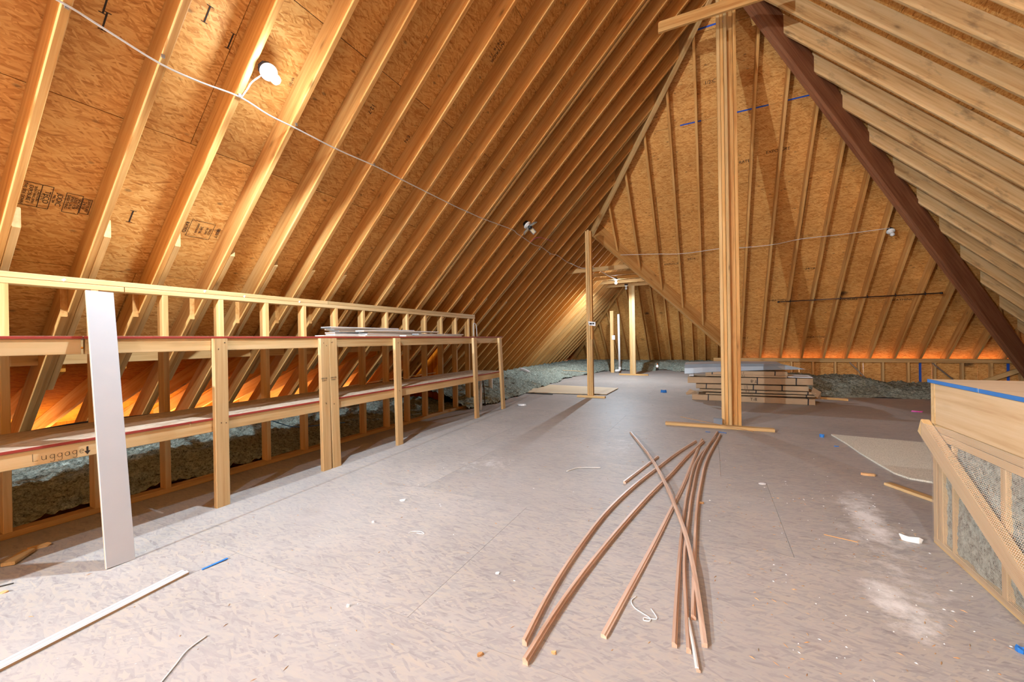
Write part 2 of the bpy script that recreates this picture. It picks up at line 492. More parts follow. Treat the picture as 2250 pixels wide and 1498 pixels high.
def fA(s, t): return Vector((-6.2 + t / S2, s, -6.2 + CA + RD + t / S2))
def fC(s, t): return Vector((6.6 - t / S2, s, CC + RD - 6.6 + t / S2))
def fB(s, t): return Vector((s, 11.9 - t / S2, CB + RD - 11.9 + t / S2))
def fE(s, t): return Vector((1.35 - t / S2, s, CE + RD - 1.35 + t / S2))
def fF(s, t): return Vector((s, 17.5 - t / S2, CF + RD - 17.5 + t / S2))
NA, NC, NB, NE, NF = (-1, 0, 1), (1, 0, 1), (0, 1, 1), (1, 0, 1), (0, 1, 1)
def pA(x, y): return (y, (x + 6.2) * S2)
def pC(x, y): return (y, (6.6 - x) * S2)
def pB(x, y): return (x, (11.9 - y) * S2)
def pE(x, y): return (y, (1.35 - x) * S2)
def pF(x, y): return (x, (17.5 - y) * S2)

HDR_X, HDR_Y = -4.75, 5.55                              # lower porch roof opens below this line, up to this y
polyA = [pA(x, y) for x, y in ((-6.1, YB), (RX, YB), (RX, RY), (WX, WY0), (WX, WY1), (-6.1, WY1 + 3.85), (-6.1, HDR_Y), (HDR_X, HDR_Y), (HDR_X, -1.5), (-6.1, -1.5))]
polyC = [pC(x, y) for x, y in ((6.5, YB), (6.5, 12.23), (RX, RY + 0.07), (RX - 0.05, RY + .07), (RX - 0.05, YB))]
polyB = [pB(x, y) for x, y in ((RX, RY - 0.07), (6.01, 11.6), (0.95, 11.6), (WX, WY0), (WX - 0.05, WY0 - 0.02))]
polyE = [pE(x, y) for x, y in ((WX, WY0), (1.2, 11.86), (1.2, WY1 + 3.45), (WX, WY1))]
polyF = [pF(x, y) for x, y in ((WX, WY1 - 0.05), (1.5, WY1 + 3.7), (-5.95, WY1 + 3.65))]

def skin(name, poly, fn, nrm, label):
    n = Vector(nrm).normalized() * 0.016
    vs = [fn(*p) + n for p in poly]
    o = mobj(name, vs, [tuple(range(len(vs)))], M['felt'])
    return tag(o, label, 'roof', None, 'structure')

ceil_a = skin('ceiling', polyA, fA, NA, 'long left roof slope of strand board over orange lit rafters')
ceil_c = skin('ceiling', polyC, fC, NC, 'right roof slope of stained pale rafters at top right')
ceil_b = skin('ceiling', polyB, fB, NB, 'hip end roof slope with fanned rafters facing the viewer')
ceil_e = skin('ceiling', polyE, fE, NE, 'far wing roof slope hidden behind the sloping valley beam')
ceil_f = skin('ceiling', polyF, fF, NF, 'far hip end of the low wing beyond the valley beam')
panels(ceil_a, polyA, fA, NA, M['osb_roof'], 0.35, (-4.215 + 6.2) * S2)
panels(ceil_c, polyC, fC, NC, M['osb_roof'], 0.9, 0.6)
panels(ceil_b, polyB, fB, NB, M['osb_roof'], 0.3, (11.9 - 8.235) * S2)
panels(ceil_e, polyE, fE, NE, M['osb_roof'], 0.3, 0.4)
panels(ceil_f, polyF, fF, NF, M['osb_roof'], -0.4, 0.5)

def rafter(parent, axis, sgn, pos, c, e0, e1, mat, w=RW, depth=RD, drop=0.0, name='rafter'):
    """rafter whose underside is z = sgn*h + c (h = x or y); pos = its near face on the other axis;
    e0,e1 = functions of the other coordinate giving the plan position of the ends (plumb cuts)"""
    sec = [(a + w / 2, b + depth / 2) for a, b in octa(w, depth, 0.004)]
    vs = []
    for e in (e0, e1):
        for a, b in sec:
            q = pos + a; h = e(q) if callable(e) else e
            z = sgn * h + c - drop + b
            vs.append((h, q, z) if axis == 0 else (q, h, z))
    d = Vector(vs[8]) - Vector(vs[0])
    nz = Vector((-sgn, 0, 1)) if axis == 0 else Vector((0, -sgn, 1))
    return mobj(name, vs, ring_faces(8), mat, parent, frame(vs[0], d, nz))

# left slope: rafter near faces at y = 1.605 + k*SP
RA0 = 1.605
for k in range(-14, 39):
    y = RA0 + (k - 3) * SP
    if y < YB + 0.1: continue
    if y < RY - 0.02: top = RX - 0.02
    elif y < WY0: top = (lambda q: CB - q - CA - 0.03)
    elif y < WY1: top = WX - 0.02
    else: top = (lambda q: CF - q - CA - 0.02)
    if y > WY1 + 3.2: continue
    rafter(ceil_a, 0, 1, y, CA, -5.66, top, M['rafter'])
    if -1.0 < y < 7.6:
        # splice board on the far face and a lower sister rafter on the near face
        L = RND.uniform(-0.03, 0.03)
        rafter(ceil_a, 0, 1, y + RW + 0.001, CA, -4.9, -3.79 + L, M['pine'], RW, 0.125, 0.0, 'splice_board')
        if y < 5.2:
            rafter(ceil_a, 0, 1, y - RW - 0.001, CA, -5.72, -4.30 + L, M['rafter'], RW, 0.26, 0.03, 'sister_rafter')
# a few doubled rafters seen on the far part of the slope
for y in (RA0 + 8 * SP + 0.075, RA0 + 13 * SP + 0.06):
    rafter(ceil_a, 0, 1, y, CA, -5.6, (lambda q: min(CB - q - CA, RX) - 0.05), M['pine'])
# ridge boards
block('ridge_board', (RX - 0.019, YB, RX + CA - 0.02), (RX + 0.019, RY, RX + CA + 0.28), M['lvl'], ceil_a)
block('ridge_board', (WX - 0.019, WY0, WZ - 0.03), (WX + 0.019, WY1, WZ + 0.27), M['pine'], ceil_e)

# right slope: rafter near faces
for k in range(-31, 16):
    y = 6.53 + k * SP
    if y < YB + 0.1 or y > 11.5: continue
    top = RX + 0.02 if y < RY else (lambda q: q - (CB - CC) + 0.05)
    rafter(ceil_c, 0, -1, y, CC, 6.35, top, M['rafter_stained'])

# hip end: rafters every SP in x
for k in range(-8, 16):
    x = 0.092 * 11.22 + k * SP
    if x < -2.1 or x > 5.5: continue
    if x >= RX: top = (lambda q: q + (CB - CC) + 0.05)
    else: top = (lambda q: CB - CA - q + 0.05)
    low = 11.5 if x > 0.55 else (lambda q: q + (CB - CE) - 0.05)
    rafter(ceil_b, 1, -1, x, CB, low, top, M['rafter'])
# far wing: right slope and far hip
for k in range(0, 14):
    y = WY0 + 0.2 + k * SP
    if y > WY1 + 3: continue
    top = WX + 0.02 if y < WY1 else (lambda q: CE - (CF - q) + 0.03)
    low = 1.1 if y > 11.9 else (lambda q: q - (CB - CE) - 0.06)
    rafter(ceil_e, 0, -1, y, CE, low, top, M['rafter'])
for k in range(-9, 9):
    x = -0.0602 * 16.86 + k * SP - 0.019
    if x < -5.4 or x > 0.9: continue
    top = (lambda q: CF - (q + CA) + 0.03) if x < WX else (lambda q: CF - (CE - q) + 0.03)
    rafter(ceil_f, 1, -1, x, CF, 17.3, top, M['rafter'])

def slanted_beam(name, p0, p1, w, up_h, mat, parent):
    """beam with vertical sides; p0,p1 on its bottom edge, height up_h vertically"""
    p0, p1 = Vector(p0), Vector(p1)
    hd = Vector((p1.x - p0.x, p1.y - p0.y, 0)).normalized(); y = Vector((-hd.y, hd.x, 0))
    vs = []
    for p in (p0, p1):
        for a, b in octa(w, up_h, 0.003): vs.append(p + y * a + Vector((0, 0, b + up_h / 2)))
    return mobj(name, vs, ring_faces(8), mat, parent, frame(p0, p1 - p0, (0, 0, 1)))

OFF = CB - CC
def hip_r(x): return Vector((x, x + OFF, 5.517 - 1.095 * (x - 0.481)))
for dx in (-0.024, 0.024):
    a, b = hip_r(0.26), hip_r(5.9)
    o = Vector((dx / S2, -dx / S2, 0.0))
    slanted_beam('hip_beam', a + o, b + o, 0.046, 0.46, M['lvl'], ceil_c)
slanted_beam('hip_beam', (0.23, 5.92, 5.90), (WX + 0.02, WY0 - 0.02, WZ - 0.13), 0.06, 0.36, M['pine'], ceil_b)
slanted_beam('valley_beam', (WX + 0.02, WY0 + 0.02, WZ - 0.11), (0.75, 11.40, 0.42), 0.06, 0.38, M['rafter'], ceil_b)
slanted_beam('hip_beam', (WX, WY1, WZ - 0.1), (-5.7, WY1 + 3.45, -0.1), 0.05, 0.36, M['rafter'], ceil_f)
slanted_beam('hip_beam', (WX, WY1, WZ - 0.1), (1.1, WY1 + 3.35, -0.0), 0.05, 0.36, M['rafter'], ceil_f)

# ties across the low wing, and the high tie near the apex
for y, z, d in ((9.30, 2.74, 0.10), (10.5, 2.80, 0.09), (11.25, 2.80, 0.09), (12.05, 2.80, 0.09), (12.93, 2.80, 0.09)):
    block('collar_tie', (z - CA - 0.12, y - 0.019, z), (CE - z - 0.02, y + 0.019, z + d), M['pine'], ceil_e)
bar('collar_tie', (-0.55, 5.45, 5.12), (0.72, 5.45, 5.10), 0.038, 0.135, M['rafter'], ceil_a)

# ------------------------------------------------------------------ lower porch roof beyond the header (4.5 in 12)
PK = 0.37
def fP(s, t): return Vector((-7.2 + t, s, 1.13 + PK * (-7.2 + t + 4.8)))
polyP = [(-1.5, 0.0), (6.2, 0.0), (6.2, 2.45), (-1.5, 2.45)]
nP = Vector((-PK, 0, 1))
ceil_p = tag(mobj('ceiling', [fP(*p) + nP * 0.02 for p in polyP], [(0, 1, 2, 3)], M['felt']), 'low porch roof painted with an orange glow behind the shelving studs', 'roof', None, 'structure')
panels(ceil_p, polyP, fP, nP, M['osb_glow_tint'], 0.2, 0.3)
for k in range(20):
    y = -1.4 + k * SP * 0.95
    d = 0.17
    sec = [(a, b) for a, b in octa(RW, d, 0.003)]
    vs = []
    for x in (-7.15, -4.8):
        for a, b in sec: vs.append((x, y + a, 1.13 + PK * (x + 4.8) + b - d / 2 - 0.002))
    mobj('rafter', vs, ring_faces(8), M['rafter_glow_tint'], ceil_p, frame(vs[0], Vector(vs[8]) - Vector(vs[0]), (0, 0, 1)))
block('header', (-4.80, -1.5, 1.02), (-4.757, HDR_Y, 1.235), M['pine'], ceil_p)
wall_p = tag(mobj('wall_left_eave', [(-7.22, -1.5, 0.5), (-7.22, 6.2, 0.5), (-7.22, 6.2, -0.5), (-7.22, -1.5, -0.5)], [(0, 1, 2, 3)], M['osb_glow_tint']), 'low outer board closing the left eave', 'wall', None, 'structure')
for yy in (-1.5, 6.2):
    mobj('end_board', [(-7.2, yy, -0.5), (-4.6, yy, -0.5), (-4.6, yy, 1.4), (-7.2, yy, 0.5)], [(0, 1, 2, 3)], M['osb_glow_tint'], wall_p)
mobj('soffit_board', [(-6.2, -1.5, -0.3), (-5.2, -1.5, -0.3), (-5.2, 6.2, -0.3), (-6.2, 6.2, -0.3)], [(0, 1, 2, 3)], M['osb_glow_tint'], wall_p)

# ------------------------------------------------------------------ floor
FZ = -0.02
floor = tag(mobj('floor', [(-6.4, YB - .1, FZ - .01), (7, YB - .1, FZ - .01), (7, 17.4, FZ - .01), (-6.4, 17.4, FZ - .01)], [(0, 1, 2, 3)], M['chip']),
            'worn pale strand board attic floor', 'floor', None, 'structure')
polyFl = [(-3.98, YB), (6.6, YB), (6.6, 11.3), (1.2, 11.3), (1.2, 15.3), (-3.3, 15.3), (-3.9, 11.5), (-3.6, 6.8), (-3.98, 6.4)]
rows = {0: -2.38, 1: -1.16, 2: 0.375}
FR = 1.302
r = -6
while FR + r * 1.219 < 15.3:
    off = {0: -1.16, 1: 0.375, 2: -2.38}[r % 3]
    k = -4
    for k in range(-3, 5):
        a0 = off + k * 2.438; b0 = FR + r * 1.219
        q = clip_rect(polyFl, a0 + .0008, a0 + 2.4372, b0 + .0008, b0 + 1.2182)
        if q:
            fr = frame((a0, b0, 0), (1, 0, 0), (0, 0, 1))
            n = len(q)
            vs = [(p[0], p[1], 0.0) for p in q] + [(p[0], p[1], FZ) for p in q]
            mobj('floor_panel', vs, [tuple(range(n)), tuple(reversed(range(n, 2 * n)))] + [(i, n + i, n + (i + 1) % n, (i + 1) % n) for i in range(n)], M['osb_floor'], floor, fr)
    r += 1

# ------------------------------------------------------------------ walls
wall_f = tag(mobj('wall_front', [(-6.4, YB, -.1), (7, YB, -.1), (7, YB, 6.6), (-6.4, YB, 6.6)], [(0, 1, 2, 3)], M['osb_roof']), 'strand board gable wall at the near end', 'wall', None, 'structure')

# low stud wall on the left, behind the shelving
KX = -3.84
wl = root('wall_left', (KX, 3, 0), 'open stud knee wall behind the shelving on the left', 'wall', None, 'structure')
block('bottom_plate', (KX - 0.089, -5.9, 0), (KX, 6.22, 0.038), M['pine'], wl)
y0 = -1.5
for seg in ((-5.9, 1.36), (1.365, 6.22)):
    block('top_plate', (KX - 0.089, seg[0], 1.556), (KX, seg[1], 1.593), M['pine_new'], wl)
for seg in ((-5.9, 0.6), (0.605, 3.1), (3.105, 6.22)):
    block('top_plate', (KX - 0.089, seg[0], 1.594), (KX, seg[1], 1.631), M['pine_new'], wl)
sy = [0.822 - 0.019 + i * 0.402 - 16 * 0.402 for i in range(29)] + [6.02, 6.19]
for y in sy:
    if y < 6.25: block('stud', (KX - 0.089, y - 0.019, 0.038), (KX, y + 0.019, 1.556), M['pine'], wl)

# low wall under the hip eave at the back
BY = 11.20
wb = root('wall_back', (3, BY, 0), 'low stud wall with strand board below the hip roof', 'wall', None, 'structure')
block('top_plate', (0.05, BY - 0.02, 0.556), (6.6, BY + 0.07, 0.633), M['pine'], wb)
block('bottom_plate', (0.6, BY - 0.02, -0.02), (6.6, BY + 0.07, 0.02), M['pine'], wb)
for i in range(-3, 12):
    x = 2.068 + i * SP
    if x > 0.6: block('stud', (x - 0.019, BY - 0.02, 0.02), (x + 0.019, BY + 0.07, 0.556), M['pine'], wb)
xs = [0.6, 1.82, 2.98, 4.08, 4.75, 5.5, 6.6]
for a, b_ in zip(xs, xs[1:]):
    mobj('sheathing_panel', [(a + .002, BY + .072, -.1), (b_ - .002, BY + .072, -.1), (b_ - .002, BY + .072, .64), (a + .002, BY + .072, .64),
                             (a + .002, BY + .085, -.1), (b_ - .002, BY + .085, -.1), (b_ - .002, BY + .085, .64), (a + .002, BY + .085, .64)],
         [(0, 1, 2, 3), (7, 6, 5, 4), (0, 4, 5, 1), (1, 5, 6, 2), (2, 6, 7, 3), (3, 7, 4, 0)], M['osb_roof'], wb, frame((a, BY, 0), (1, 0, 0), (0, -1, 0)))
for x in (3.90, 5.17):
    block('paint_stripe', (x - 0.02, BY + .066, 0.0), (x + 0.02, BY + .072, 0.556), M['blue_paint'], wb, 2, 0.001)
bar('wall_brace', (2.72, BY - .03, 0.55), (3.12, BY - .03, 0.05), 0.02, 0.04, M['metal'], wb, (0, -1, 0))
bar('wall_brace', (4.05, BY - .03, 0.55), (4.42, BY - .03, 0.15), 0.02, 0.04, M['metal'], wb, (0, -1, 0))
bar('wall_brace', (5.62, BY - .04, 0.60), (4.75, BY - .04, 0.18), 0.038, 0.085, M['pine'], wb, (0, 0, 1))
mobj('end_panel', [(0.62, 11.2, -.1), (0.62, 17.4, -.1), (0.62, 17.4, .5), (0.62, 11.2, .5)], [(0, 1, 2, 3)], M['osb_roof'], wb)

# ------------------------------------------------------------------ loose insulation (heaps of wool)
def heap(name, x0, x1, ya, yb, res, hfun, label, amp=0.035, base=-0.06):
    nx = max(2, int((x1 - x0) / res)); ny = max(2, int((yb - ya) / res))
    vs = []; keep = {}
    for j in range(ny + 1):
        y = ya + (yb - ya) * j / ny
        for i in range(nx + 1):
            x = x0 + (x1 - x0) * i / nx
            h = hfun(x, y)
            if h is None: continue
            p = Vector((x * 9, y * 9, 0.3))
            n = noise.noise(p) * 0.5 + abs(noise.noise(p * 2.7)) * 0.9 + abs(noise.noise(p * 6.1)) * 0.5 - 0.4
            q = Vector((x * 31, y * 31, 7.7))
            z = h + amp * n * min(1.0, max(0.15, h / 0.08))
            keep[(i, j)] = len(vs)
            vs.append((x + 0.012 * noise.noise(q), y + 0.012 * noise.noise(q + Vector((9, 3, 1))), max(z, base)))
    fs = []
    for j in range(ny):
        for i in range(nx):
            k = [keep.get(c) for c in ((i, j), (i + 1, j), (i + 1, j + 1), (i, j + 1))]
            if None not in k: fs.append(tuple(k))
    o = mobj(name, vs, fs, M['wool'], None, None, True)
    return tag(o, label, 'insulation', None, 'stuff')

def bumpy(x, y, s, seed=0.0): return noise.noise(Vector((x * s, y * s, seed)))
def h_left(x, y):
    t = (-3.95 - x)
    return 0.055 + 0.13 * min(1, t / 0.7) + 0.06 * bumpy(x, y, 2.3) + 0.03 * bumpy(x, y, 5.0, 3) - 0.10 * max(0, (t - 1.3)) - 0.06 * max(0, min(1, (y - 2.2) / 2))
heap('loose_insulation', -5.9, -3.935, -0.6, 5.9, 0.020, h_left, 'grey wool insulation behind the shelving studs', 0.055)
def edge_far(y):
    if y < 6.8: return -3.55 - 0.1 * (6.8 - y)
    if y < 11.5: return -3.55 - 0.28 * (y - 6.8) / 4.7 + 0.05 * math.sin(y * 5)
    return -3.83 + (y - 11.5) * 0.17 + 0.05 * math.sin(y * 4)
def h_far(x, y):
    e = edge_far(y) + 0.10 * bumpy(x, y, 3.0, 5)
    t = e - x
    if t < -0.02: return None
    return min(0.02 + 0.24 * min(1.0, max(0, t) / 0.55) ** 0.7 + 0.06 * bumpy(x, y, 2.0), x + CA - 0.02 + 0.25)
heap('loose_insulation', -5.75, -2.9, 5.7, 15.2, 0.026, h_far, 'long grey wool insulation bank under the far left rafters', 0.06)
def h_end(x, y):
    t = y - 14.75 - 0.12 * bumpy(x, y, 2.2)
    if -1.75 < x < -1.2: t -= 0.5
    if t < -0.02: return None
    return 0.02 + 0.24 * min(1.0, max(0, t) / 0.5) ** 0.7 + 0.05 * bumpy(x, y, 2.0)
heap('loose_insulation', -5.4, 0.6, 14.6, 17.3, 0.035, h_end, 'grey wool insulation across the far end under the low hip', 0.06)
def h_back(x, y):
    c = 9.35 + 0.12 * bumpy(x, y, 1.7) + 0.16 * (0.5 + 0.5 * math.sin(x * 2.1 + 1.0))
    t = y - c
    if t < -0.02: return None
    top = 0.27 if x < 2.7 else (0.27 - 0.14 * min(1, (x - 2.7) / 0.5))
    return 0.015 + top * min(1.0, max(0, t) / 0.6) ** 0.75 + 0.05 * bumpy(x, y, 2.6, 2)
heap('loose_insulation', 1.45, 5.6, 9.1, 11.17, 0.022, h_back, 'dark grey wool heap in front of the low back wall', 0.06)

# ------------------------------------------------------------------ shelving on the left
sh = root('shelf_unit', (-3.2, 3, 0), 'long two level timber shelving with red edged decks', 'shelving')
XF = -3.19                                    # front of the rails, back of the posts
def deck(z1, th, ya, yb, xf):
    o = block('shelf_deck', (KX + 0.002, ya, z1 - th), (xf - 0.002, yb, z1), M['osb_shelf'], sh, 1, 0.001)
    e = block('sealed_edge', (xf - 0.002, ya, z1 - th), (xf + 0.003, yb, z1 - 0.0005), M['red_edge'], o, 1, 0.0008)
    e['label'] = 'red sealed front edge'
for a, b_ in ((-5.9, 0.945), (0.95, 3.38), (3.385, 6.04)):
    deck(1.222, 0.015, a, b_, XF + 0.004)
for a, b_ in ((-5.9, 1.46), (1.465, 3.9), (3.905, 6.04)):
    deck(0.640, 0.015, a, b_, XF + 0.004)
for a, b_ in ((-5.9, 0.94), (0.96, 2.55), (2.61, 5.10), (5.115, 5.99)):
    block('rail', (XF - 0.038, a, 1.120), (XF, b_, 1.207), M['pine_new'], sh)
for a, b_ in ((-5.9, 1.63), (1.635, 2.56), (2.6, 5.09), (5.10, 6.0)):
    block('rail', (XF - 0.038, a, 0.540), (XF, b_, 0.625), M['pine_new'], sh)
for z in (1.12, 0.54):
    for y in (0.91, 1.6, 2.6, 3.5, 5.08, 5.97):
        block('cross_bearer', (KX + 0.003, y, z), (XF - 0.04, y + 0.038, z + 0.085), M['pine'], sh)
    block('back_rail', (KX + 0.001, -5.9, z), (KX + 0.039, 0.9, z + 0.085), M['pine'], sh)
pz = 1.205
def post(y0, y1, lean=0.0, twist=0.0, x=XF):
    ya = (y0 + y1) / 2
    o = bar('post', (x + 0.021, ya, 0.0), (x + 0.021 + twist, ya + lean, pz), 0.089, 0.038, M['pine_new'], sh, (1, 0, 0))
    return o
for a in ((-5.0, -4.91), (-3.7, -3.61), (-2.4, -2.31), (-1.1, -1.01), (0.2, 0.29), (1.597, 1.686, 0.0), (2.468, 2.557, -0.01, 0.0), (2.574, 2.665, -0.03), (3.428, 3.52, -0.02), (5.10, 5.19, -0.045), (5.955, 6.045, -0.10)):
    p = post(*a)
    if a[0] > 1:
        ym = (a[0] + a[1]) / 2
        for dz in (0.59, 0.60, 1.15, 1.17):
            pt = frame((XF + 0.041, ym + RND.uniform(-.025, .025) + (a[2] if len(a) > 2 else 0) * dz / pz, dz + RND.uniform(-.02, .02)), (0, 1, 0), (1, 0, 0))
            lathe('screw_head', [(0.0035, 0.0), (0.0035, 0.001)], M['ink'], p, pt, 8)
fr = frame((XF + 0.0009, 0.835, 0.582), (0, 1, 0.0), (1, 0, 0))
lug = [o for o in bpy.data.objects if o.name.startswith('rail') and o.parent == sh][4]
def stroke(pts, w=0.0019):
    # thin pencil ribbon on the rail face, pts in (y, z)
    P = [Vector((p[0], p[1])) for p in pts]; n = len(P); vs = []
    for i, p in enumerate(P):
        d = (P[min(i + 1, n - 1)] - P[max(i - 1, 0)]).normalized(); q = Vector((-d.y, d.x)) * w / 2
        vs += [(XF + 0.0006, p.x + q.x, p.y + q.y), (XF + 0.0006, p.x - q.x, p.y - q.y)]
    return vs, [(2 * i, 2 * i + 1, 2 * i + 3, 2 * i + 2) for i in range(n - 1)]
def arc(cy, cz, ry, rz, a0, a1, n=12):
    return [(cy + ry * math.cos(math.radians(a0 + (a1 - a0) * i / n)), cz + rz * math.sin(math.radians(a0 + (a1 - a0) * i / n))) for i in range(n + 1)]
sx, bz, hh_ = 0.752, 0.563, 0.022            # start, base line, x height
def L_(o): return [[(o, bz + 0.04), (o + 0.001, bz), (o + 0.019, bz + 0.001)]]
def u_(o): return [[(o, bz + hh_)] + arc(o + 0.008, bz + 0.008, 0.008, 0.008, 180, 360) + [(o + 0.016, bz + hh_)], [(o + 0.016, bz + hh_), (o + 0.017, bz)]]
def a_(o): return [arc(o + 0.008, bz + 0.010, 0.0085, 0.011, 20, 380), [(o + 0.016, bz + 0.021), (o + 0.018, bz)]]
def g_(o): return [arc(o + 0.008, bz + 0.011, 0.0085, 0.010, 20, 380), [(o + 0.016, bz + 0.021), (o + 0.0165, bz - 0.008)] + arc(o + 0.008, bz - 0.009, 0.0085, 0.009, 0, -150)]
def e_(o): return [[(o, bz + 0.011), (o + 0.016, bz + 0.012)] + arc(o + 0.008, bz + 0.011, 0.008, 0.011, 5, 315)]
V, F_ = [], []
for fn_, o_ in ((L_, 0), (u_, 0.032), (g_, 0.062), (g_, 0.090), (a_, 0.118), (g_, 0.147), (e_, 0.175)):
    for st_ in fn_(sx + o_):
        v_, f_ = stroke(st_); k0 = len(V); V += v_; F_ += [tuple(k0 + q for q in ff_) for ff_ in f_]
hw_ = mobj('handwriting', V, F_, M['pencil'], lug, fr)
hw_['label'] = 'pencilled word Luggage'
fr2 = frame((XF + 0.0012, 0.958, 0.572), (0, 1, 0), (1, 0, 0))
ar = [(-.004, .022), (.004, .022), (.004, -.002), (.012, -.002), (0, -.022), (-.012, -.002), (-.004, -.002)]
mobj('drawn_arrow', [fr2 @ Vector((a, b, 0)) for a, b in ar] + [fr2 @ Vector((a, b, -0.0008)) for a, b in ar], [tuple(range(7)), tuple(reversed(range(7, 14)))] + [(i, 7 + i, 7 + (i + 1) % 7, (i + 1) % 7) for i in range(7)], M['ink'], lug, fr2)
for (y, z) in ((2.50, 0.83), (2.60, 0.83)):
    text('grade_stamp', 'HEM-FIR\nS-DRY', M['pencil'], sh, frame((XF + 0.0415, y - 0.01, z), (0, 1, 0), (1, 0, 0)), 0.018, 0.0002)

# white melamine board leaning on the shelf
wbd = bar('leaning_board', (-2.835, 0.970, 0.001), (-3.183, 1.018, 1.480), 0.118, 0.016, M['white_board'], None, (1, 0, 0.235), 0.0015)
tag(wbd, 'white melamine board leaning upright against the shelving', 'board')
WF = WORLD_OF[wbd.name]
core = bar('board_edge', (-2.835, 0.970, 0.001) , (-3.183, 1.018, 1.480), 0.1184, 0.010, M['cardboard'], wbd, (1, 0, 0.235), 0.001)
core['label'] = 'brown raw edge of the board'

# scrap laminate planks on the top deck
def plank(p, ang, L, w, z, label, tilt=0.0):
    c, s = math.cos(ang), math.sin(ang)
    a = Vector((p[0], p[1], z)); b_ = a + Vector((s * L, c * L, tilt))
    o = bar('laminate_plank', a, b_, w, 0.0165, M['white_trim'], None, (0, 0, 1), 0.0015)
    tag(o, label, 'plank', 'planks piled on the shelf top')
    e = bar('plank_core', a + Vector((0, 0, -0.003)), b_ + Vector((0, 0, -0.003)), w + 0.0016, 0.009, M['cardboard'], o, (0, 0, 1), 0.0005)
    return o
zz = 1.222
plank((-3.50, 2.72), 0.02, 0.75, 0.13, zz + 0.0090, 'thin white plank lying alone at the near end of the pile')
plank((-3.62, 2.98), 0.00, 1.10, 0.15, zz + 0.0090, 'lowest white plank of the taller left pile')
plank((-3.60, 2.93), 0.02, 1.10, 0.15, zz + 0.0270, 'second plank up in the taller left pile')
plank((-3.63, 2.95), -0.03, 1.12, 0.15, zz + 0.0450, 'third plank up in the taller left pile')
plank((-3.60, 2.98), 0.01, 1.10, 0.15, zz + 0.0630, 'fourth plank up in the taller left pile')
plank((-3.60, 2.92), 0.03, 1.22, 0.15, zz + 0.0810, 'fifth plank up, its far end reaching furthest')
plank((-3.58, 2.86), 0.0, 1.00, 0.15, zz + 0.0990, 'topmost white plank of the whole pile')
plank((-3.40, 3.16), 0.02, 0.95, 0.13, zz + 0.0090, 'lowest brown edged plank of the front pile')
plank((-3.40, 3.18), -0.01, 0.9, 0.13, zz + 0.0270, 'second plank up in the front pile')
plank((-3.41, 3.20), 0.0, 0.9, 0.13, zz + 0.0450, 'third plank up in the front pile')
plank((-3.40, 3.14), 0.01, 1.30, 0.13, zz + 0.0630, 'top white plank of the front pile')
plank((-3.26, 3.66), -0.015, 1.20, 0.10, zz + 0.0090, 'lower white plank at the far right of the pile')
plank((-3.275, 3.90), 0.0, 1.0, 0.10, zz + 0.0270, 'upper white plank at the far right of the pile')

# ------------------------------------------------------------------ posts
cp = root('support_post', (0.22, 5.95, 0), 'tall built-up timber post carrying the hip apex, centre right', 'post')
for x0, x1, ya, yb, z1 in ((0.113, 0.150, 5.90, 5.99, 5.62), (0.153, 0.190, 5.905, 5.995, 5.64), (0.194, 0.231, 5.90, 5.99, 5.66), (0.3, 0.338, 5.905, 5.995, 5.60)):
    block('post_ply', (x0, ya, 0), (x1, yb, z1), M['rafter'] if x0 in (0.153, 0.3) else M['pine'], cp)
block('post_web', (0.232, 5.985, 0), (0.299, 6.025, 5.6), M['rafter'], cp)
mp = root('support_post', (-2.13, 7.82, 0), 'slim timber post carrying the corner of the hip and valley', 'post')
block('post_ply', (-2.215, 7.78, 0.038), (-2.178, 7.87, 3.30), M['pine'], mp)
block('post_ply', (-2.176, 7.785, 0.038), (-2.139, 7.875, 3.32), M['pine'], mp)
block('post_ply', (-2.137, 7.78, 0.038), (-2.10, 7.87, 1.15), M['pine'], mp)
block('post_ply', (-2.137, 7.80, 1.15), (-2.10, 7.89, 3.30), M['rafter'], mp)
block('base_plate', (-2.42, 7.74, 0), (-1.86, 7.83, 0.038), M['pine'], mp)
lb = mobj('paper_label', [(-2.176, 7.772, 1.51), (-2.03, 7.772, 1.49), (-2.03, 7.772, 1.41), (-2.16, 7.772, 1.43), (-2.176, 7.776, 1.51), (-2.03, 7.774, 1.49), (-2.03, 7.774, 1.41), (-2.16, 7.776, 1.43)],
          [(3, 2, 1, 0), (4, 5, 6, 7), (0, 1, 5, 4), (1, 2, 6, 5), (2, 3, 7, 6), (3, 0, 4, 7)], M['paper'], mp)
for i, w in enumerate((0.05, 0.035)):
    block('print_mark', (-2.15 + 0.06 * i, 7.7705, 1.445), (-2.15 + 0.06 * i + w, 7.7718, 1.475), M['ink'], lb, 0, 0.0003)
fp = root('support_post', (-2.2, 12.93, 0), 'thick timber post under the far wing ties', 'post')
block('post_ply', (-2.29, 12.88, 0.04), (-2.205, 12.97, 2.80), M['pine'], fp)
block('post_ply', (-2.203, 12.88, 0.04), (-2.115, 12.97, 2.80), M['pine_new'], fp)
block('base_plate', (-2.63, 12.86, 0), (-1.75, 12.98, 0.04), M['pine'], fp)
fs = tag(block('short_stud', (-3.08, 13.72, 0.0), (-2.965, 13.76, 2.10), M['pine'], None), 'short pale stud standing beside the white vent pipe', 'stud')
mobj('paper_label', [(-3.02, 13.712, 1.12), (-2.92, 13.712, 1.12), (-2.92, 13.712, 1.27), (-3.02, 13.712, 1.27)], [(0, 1, 2, 3)], M['paper'], fs)
pv = root('vent_pipe', (-2.755, 13.6, 0), 'white plastic vent pipe standing by the far stud', 'pipe')
tube('pipe', [(-2.755, 13.6, 0.16), (-2.77, 13.6, 1.97)], 0.036, M['white_plastic'], pv, 12, False)
